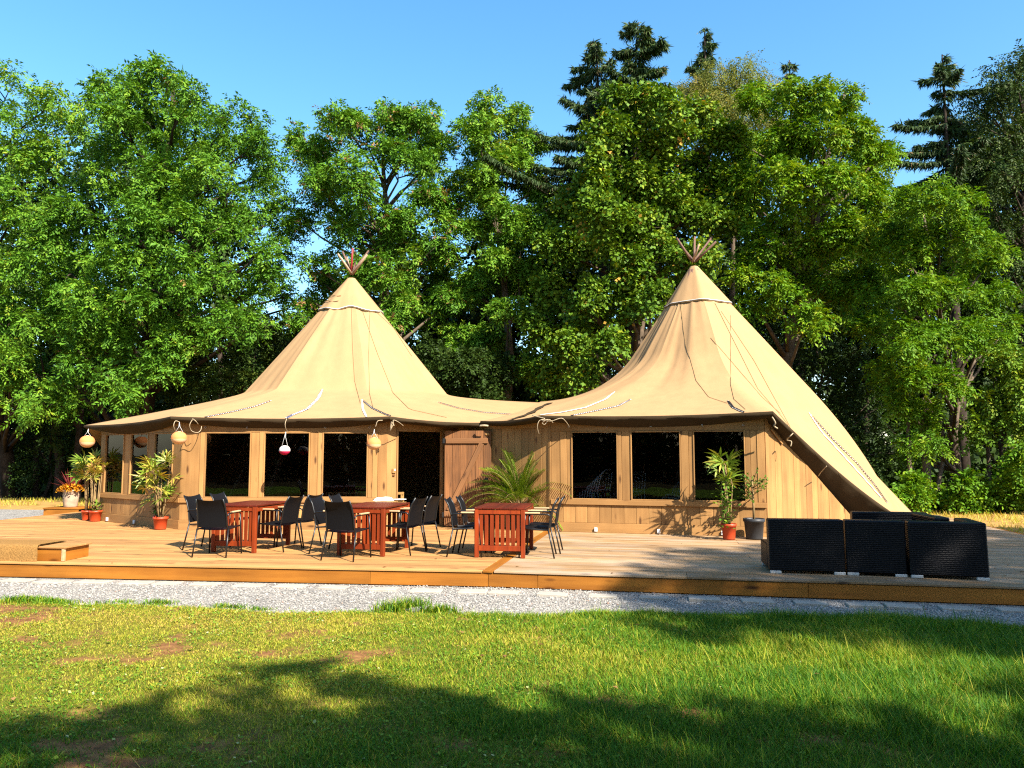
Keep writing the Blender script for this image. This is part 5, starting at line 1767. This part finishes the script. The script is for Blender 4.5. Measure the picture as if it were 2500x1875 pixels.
T4 = [(1062, 240, 42), (1108, 268, 44), (1140, 318, 44), (1035, 305, 48), (1100, 365, 62), (1160, 400, 38), (1025, 395, 48), (1085, 475, 60), (1150, 490, 42), (1008, 500, 42), (1060, 580, 50), (1130, 585, 36), (1008, 620, 38), (1095, 680, 36), (985, 735, 36), (1050, 740, 34)]
tree('ash_tree', 'slender light green ash tree between the two tents', px_lobes(T4, 28.5, 1.4, 0.6, seed=5), 70000, 'ash', base_at(1112, 29.5), 0.24, tint=0.60, forks=4, **ASH)
T6 = [(1340, 232, 42), (1390, 226, 42), (1445, 236, 42), (1500, 262, 46), (1552, 308, 46), (1298, 290, 40), (1370, 310, 55), (1450, 320, 55), (1265, 368, 48), (1340, 400, 60), (1430, 400, 60), (1520, 390, 55), (1572, 390, 36), (1228, 448, 44), (1300, 478, 54), (1390, 488, 58), (1480, 478, 54), (1550, 468, 46), (1190, 528, 38), (1250, 556, 48), (1340, 568, 54), (1430, 566, 52), (1500, 556, 44), (1196, 632, 42), (1270, 652, 48), (1350, 655, 48), (1420, 655, 38), (1158, 700, 36), (1230, 742, 46), (1310, 752, 42), (1150, 782, 32), (1196, 815, 42), (1270, 815, 34)]
tree('maple_tree', 'big maple with broad leaves beside the right tent top', px_lobes(T6, 25.5, 1.8, seed=6), 80000, 'maple', base_at(1380, 29.0), 0.36, tint=0.42, key_frac=0.012, **MAPLE)
T8 = [(1498, 192, 34), (1550, 165, 40), (1602, 158, 40), (1640, 185, 34), (1530, 232, 46), (1600, 235, 48), (1470, 200, 22), (1660, 235, 30)]
tree('birch_tree', 'olive yellow birch crown between the maple and the bright ash', px_lobes(T8, 31.0, 1.2, seed=7), 34000, 'birch', base_at(1570, 32.5), 0.2, leaf=(0.085, 0.045), per=11, spray=0.7, droop=1.1, tint=0.55, forks=3)
T10 = [(1640, 232, 44), (1700, 208, 42), (1758, 222, 40), (1810, 228, 40), (1600, 308, 48), (1680, 310, 60), (1760, 308, 60), (1838, 300, 48), (1880, 352, 38), (1918, 335, 22), (1610, 415, 54), (1700, 418, 64), (1790, 418, 64), (1870, 438, 48), (1560, 490, 46), (1640, 518, 54), (1730, 535, 62), (1820, 526, 58), (1898, 508, 44), (1600, 602, 42), (1690, 628, 50), (1780, 630, 54), (1860, 615, 48), (1600, 690, 36), (1745, 700, 40)]
tree('ash_tree', 'bright yellow green ash tree behind the right tent slope', px_lobes(T10, 25.5, 1.8, seed=8), 90000, 'bright', base_at(1640, 28.5), 0.32, tint=0.54, **ASH)
T13 = [(1962, 442, 42), (2030, 438, 44), (2088, 452, 38), (1940, 528, 52), (2020, 538, 58), (2100, 528, 48), (2150, 555, 34), (1902, 618, 46), (1982, 636, 56), (2070, 636, 56), (2140, 650, 42), (1872, 715, 46), (1950, 732, 52), (2040, 732, 52), (2120, 738, 42), (1920, 815, 42), (1990, 832, 44), (2060, 826, 34), (1990, 905, 38), (1932, 885, 32), (2022, 965, 24), (2172, 700, 24), (1960, 960, 24)]
tree('rowan_tree', 'low bright rowan overhanging the foot of the right tent', px_lobes(T13, 23.5, 1.5, 0.4, seed=9), 72000, 'bright', base_at(2075, 26.0), 0.2, tint=0.45, leaf=(0.13, 0.048), per=9, spray=0.36, droop=0.2, clump=7, flat=0.6, up=0.45, shell=0.35)
T12 = [(2180, 205, 55), (2128, 245, 44), (2210, 150, 30), (2215, 290, 70), (2125, 330, 55), (2185, 400, 65), (2225, 500, 60), (2260, 200, 70), (2280, 380, 80), (2150, 480, 45), (2190, 590, 45), (2240, 640, 50), (2100, 300, 40), (2110, 420, 50), (2090, 380, 36), (2085, 265, 34), (2100, 215, 32), (2142, 182, 38), (2200, 138, 36), (2088, 335, 42)]
tree('birch_tree', 'dark shaded birch at the right edge of the picture', px_lobes(T12, 29.0, 1.8, seed=10), 42000, 'dark', base_at(2235, 31), 0.3, leaf=(0.12, 0.06), per=10, spray=0.5, droop=0.6, clump=6, flat=0.8, shell=0.35, tint=0.62, bark='bark_dark_shade')

# low trees and bushes at the wood's edge
for i, (lb, lst, Y, n, kind, tn, bx_) in enumerate((
        ('thin young tree with pale leaves low at the right edge', [(2150, 860, 42), (2195, 815, 36), (2120, 930, 38), (2185, 930, 40), (2205, 880, 40), (2150, 780, 30), (2230, 790, 40), (2240, 950, 45)], 23.0, 15000, 'maple', 0.42, 2160),
        ('leafy bush beside the foot of the right tent', [(1962, 1072, 24), (1975, 1050, 20), (1950, 1085, 18), (1990, 1085, 18)], 22.0, 5000, 'bright', 0.42, 1965),
        ('round green bush left of the sunny bank at the right', [(2060, 1085, 28), (2095, 1075, 30), (2080, 1050, 22), (2035, 1090, 20)], 22.5, 7500, 'bright', 0.34, 2075),
        ('spreading green bush at the right edge', [(2150, 1070, 34), (2190, 1085, 34), (2185, 1030, 34), (2215, 1050, 36), (2140, 1095, 24), (2240, 1080, 40), (2195, 985, 28)], 22.5, 12000, 'bright', 0.36, 2180),
        ('dark evergreen bush behind the gap between the tents', [(940, 760, 34), (905, 800, 36), (960, 810, 42), (1000, 800, 38), (1040, 790, 36), (1080, 810, 36), (930, 850, 36), (990, 850, 40), (1050, 850, 40)], 27.0, 20000, 'dark', 0.5, 990),
        ('dark evergreen behind the slope of the right tent', [(1650, 720, 44), (1720, 760, 48), (1790, 790, 48), (1850, 850, 46), (1720, 850, 50), (1800, 900, 46), (1880, 930, 44), (1640, 800, 44), (1930, 980, 36), (1860, 1000, 40), (1770, 690, 40), (1850, 760, 40), (1910, 850, 40)], 28.5, 16000, 'dark', 0.40, 1780),
        ('pale shrub low in the wood behind the left tent', [(440, 780, 34), (480, 810, 30), (410, 820, 34), (520, 760, 30), (465, 850, 30), (390, 860, 30), (580, 720, 36), (620, 780, 40), (550, 830, 34)], 29.0, 16000, 'dark', 0.62, 470),
        ('dark shrub under the trees at the left edge', [(30, 960, 40), (80, 930, 40), (130, 960, 36), (60, 1010, 36), (150, 1010, 30), (10, 900, 40), (110, 880, 36), (190, 950, 36), (200, 1010, 26)], 31.0, 13000, 'dark', 0.42, 100))):
    tree('bush' if 'bush' in lb or 'shrub' in lb or 'evergreen' in lb else 'young_tree', lb, px_lobes(lst, Y, 0.9, 0.5, 20 + i), n, kind, base_at(bx_, Y + 0.5), 0.07, 'bark_dark_shade', 'bushes along the edge of the wood', 1, leaf=(0.12, 0.07), per=8, spray=0.42, droop=0.1, clump=6, shell=0.2, tint=tn)

# spruces: tiers of branches with hanging curtains of needles
def spruce(label, tipx, tipy, basey_px, halfw, Y, n_br, n_nd, lean=0.0, seed=1, tint=0.35, sparse=0.0, top_h=None):
    rr = random.Random(seed); g = np.random.default_rng(seed)
    tip = W(tipx * DQ, tipy * DQ, Y)
    b = Vector((tip.x - lean, Y, -0.08))
    t = thing('spruce_tree', b, 0, label, 'tree', 'trees of the wood behind the tents')
    low = W(tipx * DQ, basey_px * DQ, Y).z
    Hc = tip.z - low
    hw = halfw * DQ / FPX * Y
    mb = MB()
    trunk = [Vector((b.x + lean * f ** 3, Y, b.z + (tip.z - b.z) * f)) for f in np.linspace(0, 1, 8)]
    mb.tube(trunk, [0.26 * (1 - i / 7.4) + 0.012 for i in range(8)], 8)
    segs = []
    for i in range(n_br):
        f = (i + rr.random()) / n_br
        z = low + Hc * (1 - f)
        a = rr.uniform(0, 2 * math.pi)
        Lb = hw * (0.07 + 0.93 * f ** 0.8) * rr.uniform(0.35, 1.25)
        if rr.random() < sparse: Lb *= 0.35
        k = (z - b.z) / (tip.z - b.z); p0 = Vector((b.x + lean * k ** 3, Y, z))
        d = Vector((math.cos(a), math.sin(a), 0))
        p1 = p0 + d * Lb * .5 + Vector((0, 0, -0.12 * Lb))
        p2 = p0 + d * Lb + Vector((0, 0, 0.02 * Lb + rr.uniform(-.1, .12)))
        mb.tube([p0, p1, p2], [0.03 * (1 - .6 * (1 - f)), 0.02, 0.006], 5)
        segs.append((p0, p1, p2, Lb))
    mb.v = [(v[0] - b.x, v[1] - b.y, v[2] - b.z) for v in mb.v]
    mb.build('trunk', M['bark_dark_shade'], t, True)
    wts = np.array([s[3] for s in segs]); pick = g.choice(len(segs), n_nd, p=wts / wts.sum())
    P0 = np.array([tuple(s[0]) for s in segs])[pick]; P1 = np.array([tuple(s[1]) for s in segs])[pick]; P2 = np.array([tuple(s[2]) for s in segs])[pick]
    u = (g.random(n_nd) ** 0.7)[:, None]
    P = P0 * (1 - u) ** 2 + 2 * P1 * u * (1 - u) + P2 * u * u
    ax = unit(P2 - P0)
    side = unit(np.cross(ax, np.array([0, 0, 1.0])))
    off = g.normal(0, 1, n_nd)[:, None]
    wid = 0.15 * (1.15 - 0.8 * u)
    P = P + side * off * wid
    P[:, 2] -= np.abs(off[:, 0]) * 0.05
    d = unit(np.array([0, 0, -1.0]) * g.uniform(0.1, 1.5, (n_nd, 1)) + side * np.sign(off) * 0.45 + ax * 0.4 + g.normal(0, .25, (n_nd, 3)))
    w = unit(np.cross(d, g.normal(size=(n_nd, 3))))
    l = g.uniform(0.12, 0.36, (n_nd, 1)); ww = g.uniform(0.016, 0.034, (n_nd, 1))
    V = np.stack([P, P + d * l * .35 + w * ww, P + d * l, P + d * l * .35 - w * ww], 1).reshape(-1, 3) - np.array([b.x, b.y, b.z])
    tn = np.repeat(np.clip(tint + g.normal(0, .16, n_nd) + np.where(g.random(n_nd) < 0.06, 0.5, 0), 0, 1), 4)
    link('crown', np_mesh('crown', V, np.arange(n_nd * 4).reshape(-1, 4), None, {'tint': tn}), LEAF['spruce'], t)
spruce('tallest dark spruce with drooping branches behind the maple', 1378, 50, 440, 215, 29.5, 66, 48000, 0.5, 3, 0.45, 0.15)
spruce('second dark spruce tip left of the tallest one', 1288, 92, 450, 285, 30.5, 72, 52000, -0.2, 12, 0.42, 0.1)
spruce('dark spruce tip rising above the birch crown', 1522, 62, 330, 90, 35.0, 46, 13000, 0.0, 5, 0.40, 0.1)
spruce('small brown coned spruce tip above the bright ash', 1705, 130, 320, 70, 36.0, 26, 8000, 0.0, 6, 0.55)
spruce('gaunt spruce with bare gaps left of the dark birch', 2035, 118, 420, 195, 30.5, 40, 24000, 0.0, 8, 0.36, 0.25)

# trees further back that close the wood
def back_tree(x, top, half, Y, label, seed, n=15000, kind='dark', bottom=1010):
    rr = random.Random(seed)
    lst = []
    H = bottom - top
    k = max(8, int(H * half / 3600))
    for i in range(k):
        f = (i + .5) / k
        yy = top + f * H
        wv = half * min(1.0, 0.45 + f * 1.6) * (1.0 if f < .8 else 0.85)
        lst.append((x + rr.uniform(-1, 1) * wv * .8, yy, half * rr.uniform(.42, .62)))
    tree('forest_tree', label, px_lobes(lst, Y, 1.6, 0.15, seed), n, kind, base_at(x, Y), 0.22, 'bark_dark_shade', 'trees deep in the wood', 1, 2, leaf=(0.30, 0.20), per=7, spray=0.8, droop=0.3, tint=0.42, shell=0.4)
for i, (x, top, half, Y, lab) in enumerate((
        (40, 340, 115, 37, 'shaded tree deep in the wood at the left edge'), (190, 330, 115, 39, 'shaded tree deep behind the pale left ash'), (330, 340, 115, 37, 'shaded tree deep behind the tall left ash'),
        (465, 450, 85, 39, 'shaded tree deep in the wood left of the left tent top'), (600, 720, 80, 37, 'low shaded tree deep behind the left tent slope'), (730, 600, 80, 38, 'low shaded tree deep behind the left tent top'),
        (860, 520, 85, 37, 'shaded tree deep behind the open ash trunk'), (980, 600, 75, 39, 'low shaded tree deep behind the gap between the tents'), (1090, 520, 80, 36, 'shaded tree deep behind the slender ash'),
        (1200, 450, 90, 36, 'shaded tree deep behind the left part of the maple'), (1330, 380, 100, 38, 'shaded tree deep behind the maple'), (1460, 330, 100, 37, 'shaded tree deep between the maple and the birch'),
        (1600, 330, 105, 39, 'shaded tree deep behind the olive birch'), (1740, 330, 105, 37, 'shaded tree deep behind the bright ash'), (1870, 400, 95, 38, 'shaded tree deep in the wood right of the bright ash'),
        (1990, 405, 95, 36, 'shaded tree deep behind the bright rowan'), (2110, 300, 100, 38, 'shaded tree deep below the gaunt spruce'), (2225, 190, 115, 36, 'shaded tree deep in the wood at the right edge'))):
    back_tree(x, top, half, Y, lab, 100 + i, 9500)
# the last row, seen only as dark gaps between the trunks
far_src = [o for o in SC.objects if o.parent is None and o.name.startswith('forest_tree')]
low_src, tall_src = [far_src[4], far_src[5], far_src[7]], far_src[11:16]
for i in range(19):
    x = -38 + i * 4.2
    s0 = (low_src if x < 4 else tall_src)[i % (3 if x < 4 else 5)]
    c_ = copy_tree(s0)
    c_.location = (x, 47 + (i % 3) * 1.6, -0.1); c_.rotation_euler = (0, 0, (i * 37 % 11) * 0.04)
    c_['label'] = 'shaded tree in the last row of the wood, glimpsed between trunks'; c_['group'] = 'trees in the last row of the wood'
# understorey closing the view between the trunks
def undergrowth():
    n = 30000
    x = RNG.uniform(-30, 30, n); y = RNG.uniform(33, 46, n)
    ok = np.abs(x) < y * 0.8
    x, y = x[ok], y[ok]; n = len(x)
    top = 0.6 + 3.6 * fbm(x, y, 3.5, 131, 3)
    z = -0.1 + top * RNG.random(n)
    P = np.stack([x, y, z], -1)
    d = unit(RNG.normal(size=(n, 3))); w = unit(np.cross(d, RNG.normal(size=(n, 3))))
    l = RNG.uniform(0.2, 0.42, (n, 1))
    V = np.stack([P, P + d * l * .5 + w * l * .35, P + d * l, P + d * l * .5 - w * l * .35], 1)
    me = np_mesh('undergrowth', V, np.arange(n * 4).reshape(-1, 4), None, {'tint': np.repeat(np.clip(RNG.normal(.45, .2, n), 0, 1), 4)})
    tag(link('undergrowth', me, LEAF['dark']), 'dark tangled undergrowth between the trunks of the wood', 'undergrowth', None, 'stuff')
undergrowth()
ug = SC.objects['undergrowth'].copy(); COL.objects.link(ug); ug.rotation_euler = (0, 0, math.pi); ug.scale = (1.1, 0.8, 1.8)
ug['label'] = 'dark undergrowth behind the viewer, mirrored in the windows'
# bare trunks that can be told apart at the wood's edge
def bare_trunk(x, ytop, ybot, w, Y, label, dx=0, bark='bark_dark_shade'):
    a, b = W(x * DQ, ybot * DQ, Y), W((x + dx) * DQ, ytop * DQ, Y + 0.4)
    a.z = min(a.z, -0.08)
    t = thing('bare_trunk', a, 0, label, 'tree trunk', 'bare trunks at the edge of the wood')
    r = w * DQ / FPX * Y / 2
    d = b - a
    P = [d * f + Vector((random.uniform(-.08, .08) if 0 < f < 1 else 0, 0, 0)) for f in (0, .25, .5, .75, 1)]
    mb = MB().tube(P, [r * 1.25, r, r * .9, r * .8, r * .6], 10)
    for q in range(3):
        f = random.uniform(.5, .95); s = d * f
        e = s + Vector((random.uniform(-1, 1) * .9, random.uniform(-.5, .2), random.uniform(.2, .8)))
        mb.tube([s, s.lerp(e, .5), e], [r * .3, r * .2, .006], 6)
    mb.build('trunk', M[bark], t, True)
for (x, y0, y1, w, Y, dx, lab) in ((128, 800, 1080, 20, 31, -6, 'stout bare trunk above the red spiky planter'), (165, 820, 1078, 16, 30.5, 8, 'thinner bare trunk leaning beside the stout one, left'), (8, 700, 1085, 20, 31.5, -4, 'dark trunk at the left edge of the picture'),
                                   (78, 820, 1075, 12, 32, 4, 'thin dark trunk between the left edge and the stout trunk'), (205, 830, 1070, 14, 31.5, -3, 'thin dark trunk right of the stout one, left'),
                                   (1965, 880, 1090, 10, 24.0, -4, 'slim pale trunk right of the right tent foot'), (2000, 860, 1092, 17, 24.5, -4, 'thicker trunk right of the slim pale one'), (2022, 900, 1092, 9, 24.3, 18, 'slim trunk leaning right beside the thicker one'),
                                   (2145, 930, 1080, 9, 24.0, -10, 'thin pale trunk leaning left under the young tree'), (2195, 900, 1080, 9, 24.2, 3, 'thin pale trunk nearest the right edge')):
    bare_trunk(x, y0, y1, w, Y, lab, dx, 'bark' if Y < 28 else 'bark_dark_shade')

# ------------------------------------------------------------------ trees behind the viewer, which shade the lawn and the right of the deck
KX, KY = -math.sin(SUN_AZ) / math.tan(SUN_EL), math.cos(SUN_AZ) / math.tan(SUN_EL)
def shade_lobes(lst):
    """(where its shade falls x, y, clump radius, clump height)"""
    return [(Vector((x - KX * z, y - KY * z, z)), r) for x, y, r, z in lst]
SA = [(-4.2, 3.2, 1.3, 9.6), (-3.2, 3.0, 1.3, 9.2), (-2.2, 4.2, 0.95, 10.5), (-1.4, 5.0, 0.95, 11.2), (-0.6, 4.2, 1.0, 10.3), (0.1, 3.5, 1.1, 9.8), (0.8, 4.3, 0.95, 10.8), (1.7, 3.9, 0.95, 10.6), (2.6, 3.7, 1.0, 10.7), (3.5, 3.9, 1.0, 11.0), (4.5, 4.3, 1.1, 11.0),
      (-3.9, 1.6, 1.5, 8.2), (-2.4, 1.8, 1.5, 8.0), (-0.8, 2.2, 1.5, 8.2), (0.8, 2.2, 1.5, 8.4), (2.3, 2.4, 1.5, 8.4), (3.9, 2.4, 1.5, 8.6), (5.5, 3.2, 1.5, 9.0), (-2.8, 0, 1.6, 6.6), (-0.6, 0.2, 1.7, 6.6), (1.8, 0.4, 1.7, 6.6), (4.2, 0.6, 1.7, 7), (-5.4, 2.6, 1.4, 8.6), (-6.2, 1.0, 1.5, 7.5)]
SB = [(3.9, 8.3, 0.75, 13.2), (5.2, 7.3, 1.0, 12.6), (6.3, 7.4, 1.2, 12.6), (2.4, 8.6, 0.55, 13.6), (5.0, 9.2, 0.95, 14.0), (6.4, 9.6, 1.1, 14.2), (3.1, 9.7, 0.75, 14.4), (2.6, 10.9, 0.6, 15.0), (3.6, 11.2, 0.7, 15.2), (6.3, 11.6, 0.8, 15.4), (7.7, 10.8, 1.1, 14.6), (7.6, 8.6, 1.2, 13.2), (7.4, 13.0, 0.6, 16.0), (7.9, 15.0, 0.8, 16.8), (8.6, 6.6, 1.3, 12.0), (1.6, 8.05, 0.35, 13.4), (9.2, 9.5, 1.3, 13.6), (9.3, 12.2, 1.2, 15), (2.3, 7.8, 0.35, 13.0), (3.3, 7.75, 0.42, 12.8), (4.3, 7.3, 0.6, 12.4), (2.1, 9.9, 0.45, 14.6), (1.7, 9.2, 0.35, 14.0), (3.9, 12.0, 0.45, 15.6), (10.8, 15.2, 1.0, 16.5), (12.3, 17.0, 1.1, 17.5), (10.6, 17.6, 0.9, 17.5), (13.4, 14.6, 1.2, 16.5), (11.4, 12.9, 0.9, 15.6)]
lo = shade_lobes(SA)
shA = tree('shade_tree', 'broad tree behind the viewer shading the lawn', lo, 30000, 'ash', (7.3, -6.2, -0.05), 0.36, 'bark', 'trees behind the viewer', 1, 1, leaf=(0.28, 0.16), per=8, spray=0.5, tint=0.45, front=0.25, shell=0.3)
lo = shade_lobes(SB)
shB = tree('shade_tree', 'taller tree beside the viewer shading the right of the deck', lo, 32000, 'ash', (15.2, -3.2, -0.05), 0.36, 'bark', 'trees behind the viewer', 1, 1, leaf=(0.24, 0.13), per=8, spray=0.45, tint=0.45, front=0.25, shell=0.35)
src = [o for o in SC.objects if o.parent is None and o.name.startswith('forest_tree')]
k = 0
for ring, (rad, step) in enumerate(((24, 15), (31, 13))):
    for deg in range(-170, -5, step):
        a = math.radians(deg + ring * 6)
        x, y = math.cos(a) * rad * 1.25 + 1, math.sin(a) * rad - 1
        if y > -6 and x > 0: continue
        s0 = src[k % len(src)]
        c = copy_tree(s0)
        c.location = (x, y, -0.1); c.rotation_euler = (0, 0, a - math.pi / 2 + math.pi * 0 + random.uniform(-.3, .3)); s = random.uniform(.8, 1.0); c.scale = (s, s, s)
        c['label'] = 'tree of the wood behind the viewer seen only mirrored in the windows'; c['group'] = 'trees behind the viewer'
        k += 1
